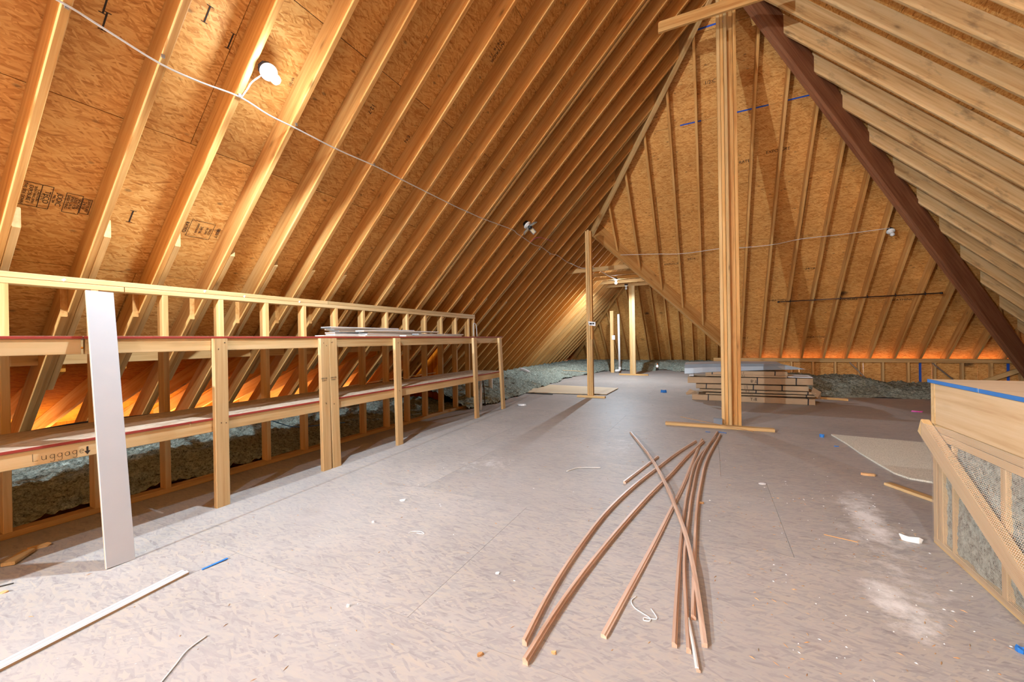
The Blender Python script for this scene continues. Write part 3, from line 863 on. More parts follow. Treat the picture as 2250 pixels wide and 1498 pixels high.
tube('elbow', [(-2.752, 13.6, 0.2), (-2.755, 13.6, 0.12), (-2.80, 13.6, 0.085), (-2.9, 13.6, 0.08)], 0.042, M['white_plastic'], pv, 12)
pv2 = tag(tube('vent_pipe', [(-3.98, 7.0, 0.02), (-3.98, 7.0, 0.555)], 0.045, M['white_plastic'], None, 14, False), 'stubby white pipe rising from the wool behind the shelf end', 'pipe')
tag(tube('vent_pipe', [(-3.46, 5.75, 0.0), (-3.46, 5.75, 0.53)], 0.022, M['white_plastic'], None, 12, False), 'thin white pipe under the last shelf bay', 'pipe')
tag(tube('threaded_rod', [(-3.62, 6.16, 0.0), (-3.655, 6.16, 0.52)], 0.010, M['bronze'], None, 8, False), 'rusty brown rod standing at the shelf end', 'rod')
dc = []
for i in range(15):
    t = i / 14
    dc.append((-4.75 + 0.42 * t, 10.05, 0.35 - 0.14 * t + 0.015 * math.sin(t * 5)))
tag(tube('flexible_duct', dc, 0.045, M['white_trim'], None, 12), 'white flexible duct end lying on the far wool bank', 'duct')

# ------------------------------------------------------------------ stair hatch enclosure at the right
hx, hy = 1.09, 3.02
he = root('hatch_enclosure', (1.7, 2.2, 0), 'waist high timber box with blue edged top and netted insulation', 'enclosure')
tp = block('top_panel', (hx - 0.004, 0.6, 0.888), (3.2, hy + 0.022, 0.905), M['plywood'], he, 0, 0.001)
block('sealed_edge', (hx - 0.009, 0.6, 0.8875), (hx - 0.0035, 2.56, 0.9055), M['blue_edge'], tp, 1, 0.0008)['label'] = 'blue sealed edge'
block('sealed_edge', (hx - 0.009, 2.575, 0.8875), (hx - 0.0035, hy + 0.02, 0.9055), M['blue_edge'], tp, 1, 0.0008)['label'] = 'blue sealed edge'
M['board_wide'] = wood('wide_pine_board', (0.62, 0.45, 0.265), (0.57, 0.39, 0.21), (0.47, 0.29, 0.14), 0.04, True)
block('side_board', (hx, 0.6, 0.664), (hx + 0.038, hy - 0.042, 0.887), M['board_wide'], he)
block('end_board', (hx - 0.002, hy - 0.04, 0.664), (3.2, hy, 0.887), M['pine_new'], he)
block('top_plate', (hx + 0.002, 0.6, 0.585), (hx + 0.091, hy, 0.622), M['pine_new'], he)
block('top_plate', (hx + 0.002, 0.6, 0.624), (hx + 0.091, hy, 0.662), M['pine_new'], he)
block('top_plate', (hx + 0.1, hy - 0.089, 0.585), (3.2, hy, 0.662), M['pine_new'], he)
block('bottom_plate', (hx + 0.002, 0.6, 0.0), (hx + 0.091, hy, 0.038), M['pine_new'], he)
block('bottom_plate', (hx + 0.1, hy - 0.089, 0.0), (3.2, hy, 0.038), M['pine_new'], he)
for a, b_ in ((2.982, 3.02), (2.92, 2.958), (2.815, 2.83), (2.405, 2.442), (2.0, 2.038), (1.6, 1.638), (1.2, 1.238)):
    block('stud', (hx + 0.002, a, 0.038), (hx + 0.091, b_, 0.585), M['pine_new'], he)
for x in (1.6, 2.0, 2.4, 2.8):
    block('stud', (x, hy - 0.089, 0.038), (x + 0.038, hy, 0.585), M['pine_new'], he)
# packed wool behind the net
vs = []; ny, nz = 120, 36
for j in range(ny + 1):
    for k in range(nz + 1):
        y = 0.62 + (hy - 0.08 - 0.62) * j / ny; z = 0.03 + 0.56 * k / nz
        vs.append((hx + 0.022 - 0.012 * noise.noise(Vector((y * 12, z * 12, 1))) - 0.014 * abs(noise.noise(Vector((y * 40, z * 40, 4)))), y, z))
mobj('packed_insulation', vs, [(j * (nz + 1) + k, (j + 1) * (nz + 1) + k, (j + 1) * (nz + 1) + k + 1, j * (nz + 1) + k + 1) for j in range(ny) for k in range(nz)], M['wool'], he, None, True)['kind'] = 'stuff'
bar('diagonal_brace', (hx - 0.022, 3.045, 0.640), (hx - 0.022, 1.7, -0.075 + 0.02), 0.038, 0.089, M['pine_new'], he, (1, 0, 0)) if False else None
d0 = Vector((0, 3.055, 0.640)); d1 = Vector((0, 1.93, 0.047))
bar('diagonal_brace', (hx - 0.021, d0.y, d0.z), (hx - 0.021, d1.y, d1.z), 0.038, 0.089, M['pine_new'], he, (0, 0, 1))
# netting stretched over studs and brace
vs = []; ny, nz = 110, 30
dd = (d1 - d0); dl = dd.length; dd.normalize()
for j in range(ny + 1):
    for k in range(nz + 1):
        y = 0.62 + (hy + 0.045 - 0.62) * j / ny; z = 0.02 + 0.645 * k / nz
        w = Vector((0, y, z)) - d0; along = w.dot(dd); dist = (w - dd * along).length
        lift = max(0.0, 1 - max(0, dist - 0.045) / 0.10)
        if along > dl: lift *= max(0, 1 - (along - dl) / 0.1)
        x = hx - 0.003 - 0.042 * lift ** 1.3 - 0.003 * noise.noise(Vector((y * 7, z * 7, 2)))
        if y > hy: x += (y - hy) * 0.6
        vs.append((x, y, z))
nf = [(j * (nz + 1) + k, (j + 1) * (nz + 1) + k, (j + 1) * (nz + 1) + k + 1, j * (nz + 1) + k + 1) for j in range(ny) for k in range(nz)]
mobj('netting', vs, nf, M['net'], he, frame((hx, 0.6, 0), (0, 1, 0), (-1, 0, 0)), True)['label'] = 'fine tan netting over the wool'

# carpet remnant and timber beside the enclosure
def flat_sheet(name, pts, th, mat, z0=0.0, axis=(1, 0, 0)):
    n = len(pts)
    vs = [(p[0], p[1], z0) for p in pts] + [(p[0], p[1], z0 + th) for p in pts]
    area = sum(pts[i][0] * pts[(i + 1) % n][1] - pts[(i + 1) % n][0] * pts[i][1] for i in range(n))
    if area < 0: vs = [(p[0], p[1], z0) for p in pts[::-1]] + [(p[0], p[1], z0 + th) for p in pts[::-1]]
    return mobj(name, vs, ring_faces(n), mat, None, frame((pts[0][0], pts[0][1], z0), axis, (0, 0, 1)))
cpts = [(1.23, 5.78), (1.27, 5.35), (1.28, 5.0), (1.315, 4.6), (1.345, 4.36), (1.40, 4.25), (1.52, 4.21), (2.1, 4.20), (2.75, 4.25), (2.8, 5.55), (2.0, 5.70)]
tag(flat_sheet('carpet_remnant', cpts, 0.014, M['carpet'], 0.0005), 'cream carpet remnant lying behind the netted box', 'carpet')
tag(bar('lumber_offcut', (1.20, 4.03, 0.011), (1.46, 3.60, 0.011), 0.06, 0.02, M['pine_new'], None), 'pale lumber offcut beside the netted box corner', 'offcut')

# ------------------------------------------------------------------ plywood sheet by the far wool bank
fsn = flat_sheet('plywood_sheet', [(-4.05, 7.90), (-1.93, 8.20), (-1.92, 9.30), (-3.82, 9.46)], 0.012, M['plywood'], 0.012)
tag(fsn, 'pale thin plywood sheet flat on the floor at the wool bank', 'sheet')
block('dark_edge', (-4.0, 7.885, 0.0005), (-3.0, 7.93, 0.011), M['felt'], fsn, 0, 0.001)

# ------------------------------------------------------------------ flat carton stack
def carton(x0, x1, y0, y1, z0, z1, label, tilt=0.0, straps=(), marks=(), seams=(), yaw_=0.0, flip=False):
    zc = (z0 + z1) / 2; yc = (y0 + y1) / 2
    o = bar('flat_carton', (x0, yc - yaw_, zc - tilt / 2), (x1, yc + yaw_, zc + tilt / 2), y1 - y0, z1 - z0, M['cardboard'], None, (0, 0, 1), 0.006)
    tag(o, label, 'carton', 'flat cartons stacked on the floor')
    W = WORLD_OF[o.name]
    L = math.hypot(x1 - x0, tilt)
    hw = (y1 - y0) / 2; hh = (z1 - z0) / 2
    for u in straps:
        q = [W @ Vector(p) for p in ((u, -hw - .002, -hh - .001), (u + .018, -hw - .002, -hh - .001), (u + .022, -hw - .002, hh + .002), (u + .004, -hw - .002, hh + .002),
                                      (u + .022, hw, hh + .002), (u + .004, hw, hh + .002))]
        mobj('strap', q, [(0, 1, 2, 3), (3, 2, 4, 5)], M['black'], o)
    for u in seams:
        q = [W @ Vector(p) for p in ((u, -hw - .0012, -hh + .004), (u + .003, -hw - .0012, -hh + .004), (u + .003, -hw - .0012, hh - .004), (u, -hw - .0012, hh - .004))]
        mobj('fold_line', q, [(0, 1, 2, 3)], M['chip'], o)
    for (u, v, body, sz) in marks:
        P = W @ Vector((u, -hw - .002, v))
        xx = W.to_3x3() @ Vector((1, 0, 0))
        if flip: xx = -xx
        text('marker_writing', body, M['ink'], o, frame(P, xx, W.to_3x3() @ Vector((0, -1, 0))), sz, 0.0004)
    return o
carton(-0.33, 1.525, 8.13, 8.75, 0.002, 0.102, 'lowest flat carton, marked T-8 on its near side', 0.0, (0.26, 1.75), ((0.98, 0.005, 'T-8', 0.075),), (0.5, 1.36))
carton(-0.10, 1.535, 8.15, 8.75, 0.122, 0.150, 'thin crushed carton second from the bottom of the stack', 0.02, (1.5,), ((0.72, 0.0, 'T-6', 0.03),), ())
carton(-0.20, 1.545, 8.14, 8.75, 0.168, 0.210, 'thin carton marked T-7 in the lower half of the stack', 0.012, (0.88, 1.62), ((0.76, 0.0, 'T-7', 0.045),), ())
carton(-0.26, 1.44, 8.13, 8.75, 0.224, 0.305, 'flat carton marked I-Q and T-7 at mid stack', 0.012, (0.16, 0.90, 1.32), ((0.80, 0.018, 'I-Q', 0.042), (0.80, -0.022, 'T-7', 0.042)), (0.44,))
carton(-0.40, 1.50, 8.13, 8.78, 0.322, 0.432, 'deep flat carton with T-8 written upside down', 0.02, (1.10, 1.66), ((1.06, 0.0, 'T-8', 0.07),), (0.7, 1.45), 0.0, True)
carton(-0.10, 1.14, 8.12, 8.70, 0.447, 0.480, 'slim carton marked T-2 second from the top', 0.0, (), ((0.60, 0.0, 'T-2', 0.035),), ())
carton(-0.10, 1.15, 8.12, 8.70, 0.481, 0.550, 'top carton of the stack marked T-1, under the grey sheet', 0.0, (0.10, 1.06), ((0.58, 0.0, 'T-1', 0.055),), ())
# torn carton ends
for pts, nm, lb in (
    ([(1.50, 8.14, 0.30), (1.62, 8.2, 0.22), (1.60, 8.16, 0.10), (1.55, 8.1, 0.13), (1.47, 8.13, 0.21)], 'carton_flap', 'torn brown carton flap sticking out at the right end'),
    ([(-0.36, 8.12, 0.20), (-0.28, 8.1, 0.17), (-0.22, 8.15, 0.12), (-0.42, 8.1, 0.09), (-0.44, 8.14, 0.12)], 'carton_flap', 'torn carton flap at the lower left of the stack')):
    c0 = Vector((sum(p[0] for p in pts) / 5, sum(p[1] for p in pts) / 5 + 0.05, sum(p[2] for p in pts) / 5))
    o = mobj(nm, [Vector(p) for p in pts] + [c0], [(0, 1, 2, 3, 4)] + [(i, 5, (i + 1) % 5) for i in range(5)], M['cardboard'])
    tag(o, lb, 'flap')
# grey plastic sheet draped over the top carton
prof = [(8.10, 0.0), (8.115, 0.09), (8.16, 0.15), (8.30, 0.165), (8.72, 0.165)]
xsec = [(-0.45, 0.485), (-0.30, 0.495), (-0.15, 0.515), (0.3, 0.545), (0.8, 0.575), (1.1, 0.585), (1.40, 0.60)]
vs = []
for i, (x, zb) in enumerate(xsec):
    for j, (y, dz) in enumerate(prof):
        xx = x
        if i == len(xsec) - 1: xx = x - 0.34 * min(1, dz / 0.15)
        if i == len(xsec) - 2: xx = x - 0.17 * min(1, dz / 0.15)
        top = 0.667 + 0.025 * min(1, (x + 0.45) / 0.6)
        vs.append((xx, y + 0.012 * math.sin(7 * x), zb + (top - zb) * min(1, dz / 0.165)))
m5 = len(prof)
f0 = [(i * m5 + j, (i + 1) * m5 + j, (i + 1) * m5 + j + 1, i * m5 + j + 1) for i in range(len(xsec) - 1) for j in range(m5 - 1)]
gs = tag(mobj('plastic_sheet', vs, f0, M['wrap']), 'grey blue plastic sheet bent over the carton stack', 'sheet')
md = gs.modifiers.new('thick', 'SOLIDIFY'); md.thickness = 0.006
wf = flat_sheet('foam_sheet', [(1.12, 8.2), (1.50, 8.16), (1.52, 8.6), (1.15, 8.7)], 0.012, M['foam'], 0.452)
tag(wf, 'white foam sheet under the right end of the grey sheet', 'foam')
ff = mobj('foam_sheet', [(-0.38, 8.2, 0.435), (-0.30, 8.2, 0.435), (-0.29, 8.22, 0.52), (-0.36, 8.22, 0.52), (-0.38, 8.5, 0.435), (-0.30, 8.5, 0.435), (-0.29, 8.5, 0.52), (-0.36, 8.5, 0.52)],
          [(0, 1, 2, 3), (7, 6, 5, 4), (0, 3, 7, 4), (1, 5, 6, 2), (3, 2, 6, 7)], M['foam'])
tag(ff, 'white foam block under the left end of the grey sheet', 'foam')
tag(bar('lumber_offcut', (1.45, 8.66, 0.07), (2.07, 8.62, 0.055), 0.05, 0.035, M['pine'], None), 'short lumber piece poking out behind the carton stack', 'offcut')

# ------------------------------------------------------------------ moulding strips on the floor
def strip(name, pts, w, h, mat, label, cat, group=None, z0=0.0, zs=None, parent=None):
    P = [Vector((p[0], p[1], z0 + (zs[i] if zs else 0))) for i, p in enumerate(pts)]
    out = []
    for i in range(len(P) - 1):
        p0 = P[max(i - 1, 0)]; p1 = P[i]; p2 = P[i + 1]; p3 = P[min(i + 2, len(P) - 1)]
        for k in range(5):
            t = k / 5
            out.append(0.5 * ((2 * p1) + (-p0 + p2) * t + (2 * p0 - 5 * p1 + 4 * p2 - p3) * t * t + (-p0 + 3 * p1 - 3 * p2 + p3) * t ** 3))
    out.append(P[-1]); n = len(out)
    sec = [(-w / 2, 0), (w / 2, 0), (w / 2, h * 0.62), (w * 0.30, h * 0.72), (w * 0.12, h), (-w / 2, h)]
    vs = []
    for i, p in enumerate(out):
        d = (out[min(i + 1, n - 1)] - out[max(i - 1, 0)]); d.z = 0; d.normalize()
        y = Vector((d.y, -d.x, 0))
        for a, b in sec: vs.append(p + y * a + Vector((0, 0, b)))
    m = len(sec)
    fs_ = [tuple(range(m)), tuple(reversed(range((n - 1) * m, n * m)))]
    for i in range(n - 1):
        for k in range(m):
            j = (k + 1) % m
            fs_.append((i * m + j, i * m + k, (i + 1) * m + k, (i + 1) * m + j))
    o = mobj(name, vs, fs_, mat, parent, frame(out[0], out[-1] - out[0], (0, 0, 1)))
    if label: tag(o, label, cat, group)
    return o
G = 'brown mouldings fanned on the floor'
ST = M['stain_trim']
strip('moulding_strip', [(-0.649, 1.369), (-0.668, 1.701), (-0.664, 2.113), (-0.633, 2.625), (-0.55, 3.183), (-0.434, 3.73), (-0.304, 4.312), (-0.163, 4.846)], 0.019, 0.024, ST, 'bowed brown moulding, leftmost of the fan', 'moulding', G)
strip('moulding_strip', [(-0.609, 1.289), (-0.597, 1.618), (-0.564, 1.994), (-0.507, 2.446), (-0.423, 3.001), (-0.311, 3.612), (-0.219, 4.189), (-0.086, 4.879)], 0.021, 0.024, ST, 'bowed brown moulding, second from left, reaching nearest the viewer', 'moulding', G)
strip('moulding_strip', [(-0.388, 1.535), (-0.349, 1.891), (-0.299, 2.361), (-0.246, 2.949), (-0.199, 3.525), (-0.154, 4.279), (-0.106, 4.994)], 0.023, 0.015, ST, 'straight pale brown moulding in the middle of the fan', 'moulding', G)
strip('moulding_strip', [(-0.138, 1.6), (-0.147, 1.805), (-0.159, 2.147), (-0.167, 2.465), (-0.172, 2.805), (-0.169, 3.294), (-0.133, 4.107), (0.035, 5.139)], 0.019, 0.020, ST, 'brown moulding, left one of the close upright bundle', 'moulding', G, 0.0)
strip('moulding_strip', [(-0.088, 1.592), (-0.108, 1.823), (-0.138, 2.241), (-0.142, 2.756), (-0.138, 3.26), (-0.10, 4.142), (0.056, 5.425)], 0.017, 0.022, ST, 'brown moulding, middle one of the close upright bundle', 'moulding', G, 0.0)
strip('moulding_strip', [(-0.080, 1.79), (-0.088, 2.091), (-0.095, 2.444), (-0.098, 2.943), (-0.085, 3.479), (-0.045, 4.193), (0.085, 5.29)], 0.019, 0.022, ST, 'brown moulding ending shorter, right one of the upright bundle', 'moulding', G, 0.0)
strip('moulding_strip', [(-0.895, 5.002), (-0.572, 4.1), (-0.376, 3.447), (-0.229, 2.866), (-0.145, 2.475), (-0.098, 2.176), (-0.064, 1.905), (-0.037, 1.648)], 0.020, 0.018, ST, 'thin brown moulding crossing over all the others', 'moulding', G, 0.0, [0.004, 0.018, 0.026, 0.025, 0.025, 0.022, 0.012, 0.0])
wst = strip('moulding_strip', [(-0.054, 1.516), (-0.068, 1.606), (-0.083, 1.694), (-0.097, 1.771)], 0.014, 0.012, ST, 'short moulding end wrapped in torn white film', 'moulding', G)
strip('white_film', [(-0.059, 1.518), (-0.072, 1.606), (-0.087, 1.694), (-0.101, 1.775)], 0.012, 0.006, M['white_plastic'], None, None, None, 0.0115, None, wst)
strip('moulding_strip', [(-0.635, 3.255), (-0.565, 3.622), (-0.475, 4.091)], 0.020, 0.018, ST, 'short brown moulding lying left of the crossing', 'moulding', G)
for (xa, xb, y1, lb) in ((-2.326, -2.425, 1.071, 'left'), (-2.298, -2.397, 1.076, 'right')):
    t_ = strip('trim_strip', [(xa, 0.39), (xb, y1)], 0.0215, 0.014, M['white_trim'], 'white trim strip at lower left, the %s one of two' % lb, 'trim', 'white trim strips on the floor')
    if lb == 'right':
        bar('raw_edge', (xa + 0.0112, 0.39, 0.006), (xb + 0.0112, y1, 0.006), 0.001, 0.010, M['cardboard'], t_, (0, 0, 1), 0.0002)
# boards and block by the centre post
tag(bar('lumber_offcut', (-0.56, 5.70, 0.02), (0.672, 5.74, 0.02), 0.089, 0.038, M['pine'], None), 'long lumber piece lying against the centre post foot', 'offcut')
tag(bar('lath', (-0.40, 6.06, 0.050), (0.43, 5.45, 0.042), 0.012, 0.006, M['chip'], None), 'thin lath lying across the lumber at the centre post', 'lath')
cb = tag(bar('concrete_block', (0.015, 5.845, 0.051), (0.115, 5.845, 0.051), 0.06, 0.10, M['concrete'], None, (0, 0, 1), 0.012), 'small grey block standing between the lumber piece and the centre post', 'block')

# ------------------------------------------------------------------ lamps
def lampholder(pos, nrm, label, bulb_mat, watts=0.0, xdir=(0, 1, 0), aim=None, bl=0.115, br=0.031):
    pos = Vector(pos); nrm = Vector(nrm).normalized()
    r = root('lampholder', pos, label, 'lamp', 'bare bulb lampholders')
    fr_ = frame(pos, xdir, nrm)
    bx = lathe('junction_box', [(0.05, -0.045), (0.05, -0.002)], M['black'], r, fr_, 8, False)
    lathe('porcelain_base', [(0.056, 0.0), (0.057, 0.006), (0.052, 0.012), (0.034, 0.018), (0.027, 0.024), (0.025, 0.045), (0.02, 0.046)], M['white_plastic'], r, fr_, 28)
    b = [(0.013, 0.044), (0.014, 0.058)]
    for i in range(11):
        t = i / 10
        b.append((max(0.001, 0.014 + (br - 0.014) * math.sin(min(1, t / 0.62) * math.pi / 2) if t < 0.62 else br * math.cos((t - 0.62) / 0.38 * math.pi / 2) + 0.0005), 0.058 + (bl - 0.058 + 0.02) * t))
    bo = lathe('bulb', b, bulb_mat, r, fr_, 24)
    if watts:
        ld = bpy.data.lights.new('led_light', 'SPOT' if aim else 'POINT')
        if aim: ld.spot_size = math.radians(178); ld.spot_blend = 0.25
        ld.shadow_soft_size = 0.03; ld.energy = watts; ld.color = LAMP_COL
        lo = bpy.data.objects.new('led_light', ld)
        link(lo, r, frame(pos + nrm * (bl + 0.055), xdir, -Vector(aim) if aim else -nrm))
    return r
frost = M['frost'] = plain('frosted_white_bulb', (0.82, 0.83, 0.82), 0.25)
lampholder((-2.655, 1.705, 3.0), (1, 0, -1), 'lit bare bulb on the upper left rafters', M['bulb_near'], LAMP_W['near'], (0, 1, 0), (0.30, 0.50, -0.81))
lampholder((-2.345, 11.26, 2.80), (0, 0, -1), 'lit bare bulb hanging under the far wing ties', M['bulb_far'], LAMP_W['far'], (0, 1, 0), (0, 0, -1))
lampholder((-2.365, 12.86, 2.82), (0, -1, -0.6), 'unlit round lamp by the far post top', frost)
lampholder((2.745, 8.93, 2.90), (0.25, -0.75, -0.75), 'unlit bulb lampholder on the right hip rafter', frost, 0.0, (1, 0, 0))
lampholder((-3.27, -4.0, 2.44), (1, 0, -1), 'added fill bulb on the left rafters behind the viewer', M['bulb_behind'], LAMP_W['fill_left'])  # this and the next two: unseen bulbs added to brighten the attic
lampholder((-3.27, -2.0, 2.44), (1, 0, -1), 'added fill bulb on the left rafters just behind the viewer', M['bulb_behind'], LAMP_W['fill_mid'])
lampholder((-0.3, -4.5, 5.39), (1, 0, -1), 'added fill bulb near the ridge behind the viewer', M['bulb_behind'], LAMP_W['fill_ridge'])

el = root('paddle_light', (-2.62, 6.0, 2.99), 'unlit light with three tilted silver paddles on left rafters', 'lamp')
ef = frame((-2.66, 5.97, 3.035), (0, 1, 0), (1, 0, -1))
lathe('junction_box', [(0.052, -0.05), (0.052, 0.0)], M['black'], el, ef, 8, False)
lathe('base', [(0.066, 0.0), (0.067, 0.012), (0.055, 0.018), (0.035, 0.02), (0.03, 0.04)], M['white_plastic'], el, ef, 28)
lathe('hub', [(0.028, 0.038), (0.034, 0.05), (0.034, 0.085), (0.022, 0.095)], M['black'], el, ef, 16)
for a, tl in ((2.0, 0.5), (4.2, 0.2), (-0.2, 0.7)):
    d = ef.to_3x3() @ Vector((math.cos(a), math.sin(a), tl)).normalized()
    c0 = ef @ Vector((0.036 * math.cos(a), 0.036 * math.sin(a), 0.07))
    nn = ef.to_3x3() @ Vector((-tl * math.cos(a), -tl * math.sin(a), 1)).normalized()
    pd = bar('paddle', c0, c0 + d * 0.115, 0.072, 0.016, M['alu'], el, nn, 0.004)
    bar('lens', c0 + d * 0.012 + nn * 0.009, c0 + d * 0.103 + nn * 0.009, 0.05, 0.004, M['diffuser'], pd, nn, 0.001)

# ------------------------------------------------------------------ cables
w1 = [(-2.831, 0.6, 2.86), (-2.839, 0.809, 2.856), (-2.855, 0.97, 2.84), (-2.877, 1.199, 2.818), (-2.871, 1.402, 2.824), (-2.85, 1.629, 2.845), (-2.865, 1.835, 2.83), (-2.864, 2.049, 2.831), (-2.865, 2.453, 2.83), (-2.851, 2.859, 2.844), (-2.851, 3.272, 2.844), (-2.847, 4.184, 2.848), (-2.84, 4.456, 2.855), (-2.83, 4.862, 2.865), (-2.789, 5.669, 2.906), (-2.803, 5.879, 2.892), (-2.81, 6.142, 2.885), (-2.827, 6.606, 2.868), (-2.809, 6.95, 2.886), (-2.828, 7.473, 2.867), (-2.806, 7.807, 2.889), (-2.827, 8.449, 2.868), (-2.82, 8.9, 2.876)]
cab = tag(tube('electric_cable', w1, 0.0055, M['cable'], None, 6), 'long white cable stapled across the left rafters', 'cable')
for y in (0.81, 1.2, 1.625, 2.04, 2.84, 4.46, 5.68, 6.95, 7.47):
    x = -2.845
    block('staple', (x - 0.004, y - 0.008, x + 5.695 - 0.008), (x + 0.004, y + 0.008, x + 5.695 + 0.012), M['metal'], cab, 1, 0.001)
tag(tube('electric_cable', [(-2.852, 1.640, 2.848), (-2.80, 1.652, 2.90), (-2.775, 1.655, 2.925), (-2.74, 1.665, 2.95), (-2.69, 1.69, 2.985)], 0.005, M['cable'], None, 6), 'short white cable feeding the lit left bulb', 'cable')
w2 = [(-1.773, 8.868, 2.98), (-1.027, 8.92, 2.928), (-0.499, 8.962, 2.886), (0.247, 8.94, 2.908), (0.56, 8.964, 2.884), (1.082, 8.965, 2.883), (1.498, 8.923, 2.925), (2.091, 8.919, 2.929), (2.725, 8.9, 2.948)]
tag(tube('electric_cable', w2, 0.0055, M['cable'], None, 6), 'white cable strung across the hip rafters to the right bulb', 'cable')
tag(tube('electric_cable', [(-2.79, 8.6, 2.86), (-2.65, 9.0, 2.80), (-2.40, 9.29, 2.80), (-2.36, 10.5, 2.79), (-2.3, 11.23, 2.79)], 0.006, M['cable'], None, 6), 'white cable sagging to the far wing ties', 'cable')
tag(tube('electric_cable', [(-3.80, 6.10, 1.24), (-3.80, 6.095, 1.43), (-3.80, 6.125, 1.475), (-3.80, 6.195, 1.43), (-3.80, 6.215, 1.24)], 0.006, M['cable'], None, 6), 'white cable loop over the far end of the stud wall', 'cable')
tag(tube('electric_cable', [(-2.82, 6.448, 2.88), (-2.724, 6.575, 2.976), (-2.687, 6.946, 3.013), (-2.676, 7.203, 3.03)], 0.003, M['pink'], None, 5), 'thin red wire across the rafters by the paddle light', 'cable')
tag(tube('electric_cable', [(-4.1, 0.2, 0.60), (-4.1, 0.868, 0.597), (-4.1, 1.217, 0.612), (-4.1, 1.645, 0.600), (-4.1, 2.622, 0.575), (-4.1, 3.162, 0.56), (-4.1, 3.696, 0.60), (-4.1, 5.0, 0.61)], 0.007, M['black'], None, 6), 'black cable running behind the lower shelf studs', 'cable')
tag(tube('electric_cable', [(-4.12, 2.5, 0.555), (-4.12, 3.2, 0.585), (-4.12, 3.9, 0.62), (-4.12, 5.4, 0.64)], 0.006, M['diffuser'], None, 6), 'yellow cable beside the black one behind the far shelf studs', 'cable')
tag(tube('electric_cable', [(-4.3, 2.55, 0.42), (-4.3, 2.746, 0.317), (-4.3, 3.01, 0.20), (-4.3, 3.436, 0.15), (-4.3, 3.7, 0.12)], 0.005, M['tapeblue'], None, 6), 'dark blue cable drooping onto the wool under the shelf', 'cable')

# hanging rod with hooks under the hip rafters
hr = root('hanging_rod', (2.5, 9.95, 1.88), 'dark rod held by hooks along the hip rafters', 'rod')
tube('rod', [(1.265, 9.955, 1.868), (3.745, 9.945, 1.888)], 0.011, M['bronze'], hr, 10, False)
for x in (1.252, 3.725):
    tube('end_cap', [(x, 9.955 - (x - 1.25) * .004, 1.868 + (x - 1.25) * 0.008), (x + 0.035, 9.955 - (x - 1.25) * .004, 1.868 + (x - 1.25) * 0.008)], 0.017, M['black'], hr, 10, False)
for i, k in enumerate(range(1, 7)):
    x = 1.474 + i * 0.411
    z = 1.868 + (x - 1.25) * 0.008
    tube('hook', [(x, 9.975, z + 0.035), (x, 9.955, z + 0.03), (x, 9.937, z + 0.005), (x, 9.945, z - 0.015), (x, 9.962, z - 0.012)], 0.006, M['black'], hr, 6)

# ------------------------------------------------------------------ stamps printed on the sheathing
def stampA(y, x, lines, size, boxed=True, rot=0.0, panel=None):
    """black print on the left slope sheathing, text reading down the slope"""
    z = x + CA + RD
    nin = Vector((1, 0, -1)).normalized()
    base = frame(Vector((x, y, z)) + nin * 0.0015, (-1, 0, -1), nin)
    if rot: base = base @ Matrix.Rotation(rot, 4, 'Z')
    text('ink_stamp', lines, M['ink'], ceil_a, base, size, 0.0003)
    if boxed:
        nl = lines.count('\n') + 1
        w = max(len(q) for q in lines.split('\n')) * size * 0.32; h = nl * size * 0.62
        for a, b, c, d in ((-w, -h, w, -h), (-w, h, w, h), (-w, -h, -w, h), (w, -h, w, h)):
            p, q = base @ Vector((a, b, 0)), base @ Vector((c, d, 0))
            bar('ink_line', p, q, 0.0035, 0.0006, M['ink'], ceil_a, nin, 0.0001)
for y, t_, sz in ((0.866, '1/8 INC', 0.022), (0.888, 'THIS SIDE DOWN', 0.020), (0.912, 'EXPOSURE 1', 0.024), (0.932, 'SHEATHING SPAN', 0.016), (0.948, 'CAUTION', 0.018),
                  (0.966, 'PS 2-92', 0.018), (0.984, 'TECO', 0.036), (1.040, 'JDDIC', 0.036), (1.016, 'MILL 384', 0.016), (1.078, 'SHEATHING', 0.020), (1.096, 'SPAN 24/16', 0.020),
                  (1.113, 'SIZED FOR', 0.020), (1.130, 'SPACING', 0.020), (1.158, '24/16', 0.026), (1.176, 'EXPOSURE', 0.020),
                  (1.752, 'RATED', 0.034), (1.83, 'EXPOSURE 1', 0.020), (1.86, '24/16', 0.030), (1.90, 'PS 2-92', 0.022), (1.925, 'TECO', 0.024), (1.985, '0000 Y', 0.034)):
    stampA(y, -3.84, t_, sz, False)
nin = Vector((1, 0, -1)).normalized(); dnv = Vector((1, 0, 1)).normalized()
def ink_box(ya, yb, xc, hl):
    c0 = lambda y, s: Vector((xc, y, xc + CA + RD)) + nin * 0.0015 + dnv * s
    for a, b in ((c0(ya, -hl), c0(yb, -hl)), (c0(ya, hl), c0(yb, hl)), (c0(ya, -hl), c0(ya, hl)), (c0(yb, -hl), c0(yb, hl))):
        bar('ink_line', a, b, 0.003, 0.0006, M['ink'], ceil_a, nin, 0.0001)
ink_box(0.85, 0.956, -3.84, 0.085); ink_box(0.956, 1.004, -3.84, 0.085); ink_box(1.066, 1.142, -3.845, 0.075); ink_box(1.146, 1.19, -3.845, 0.06); ink_box(1.775, 1.945, -3.84, 0.08)
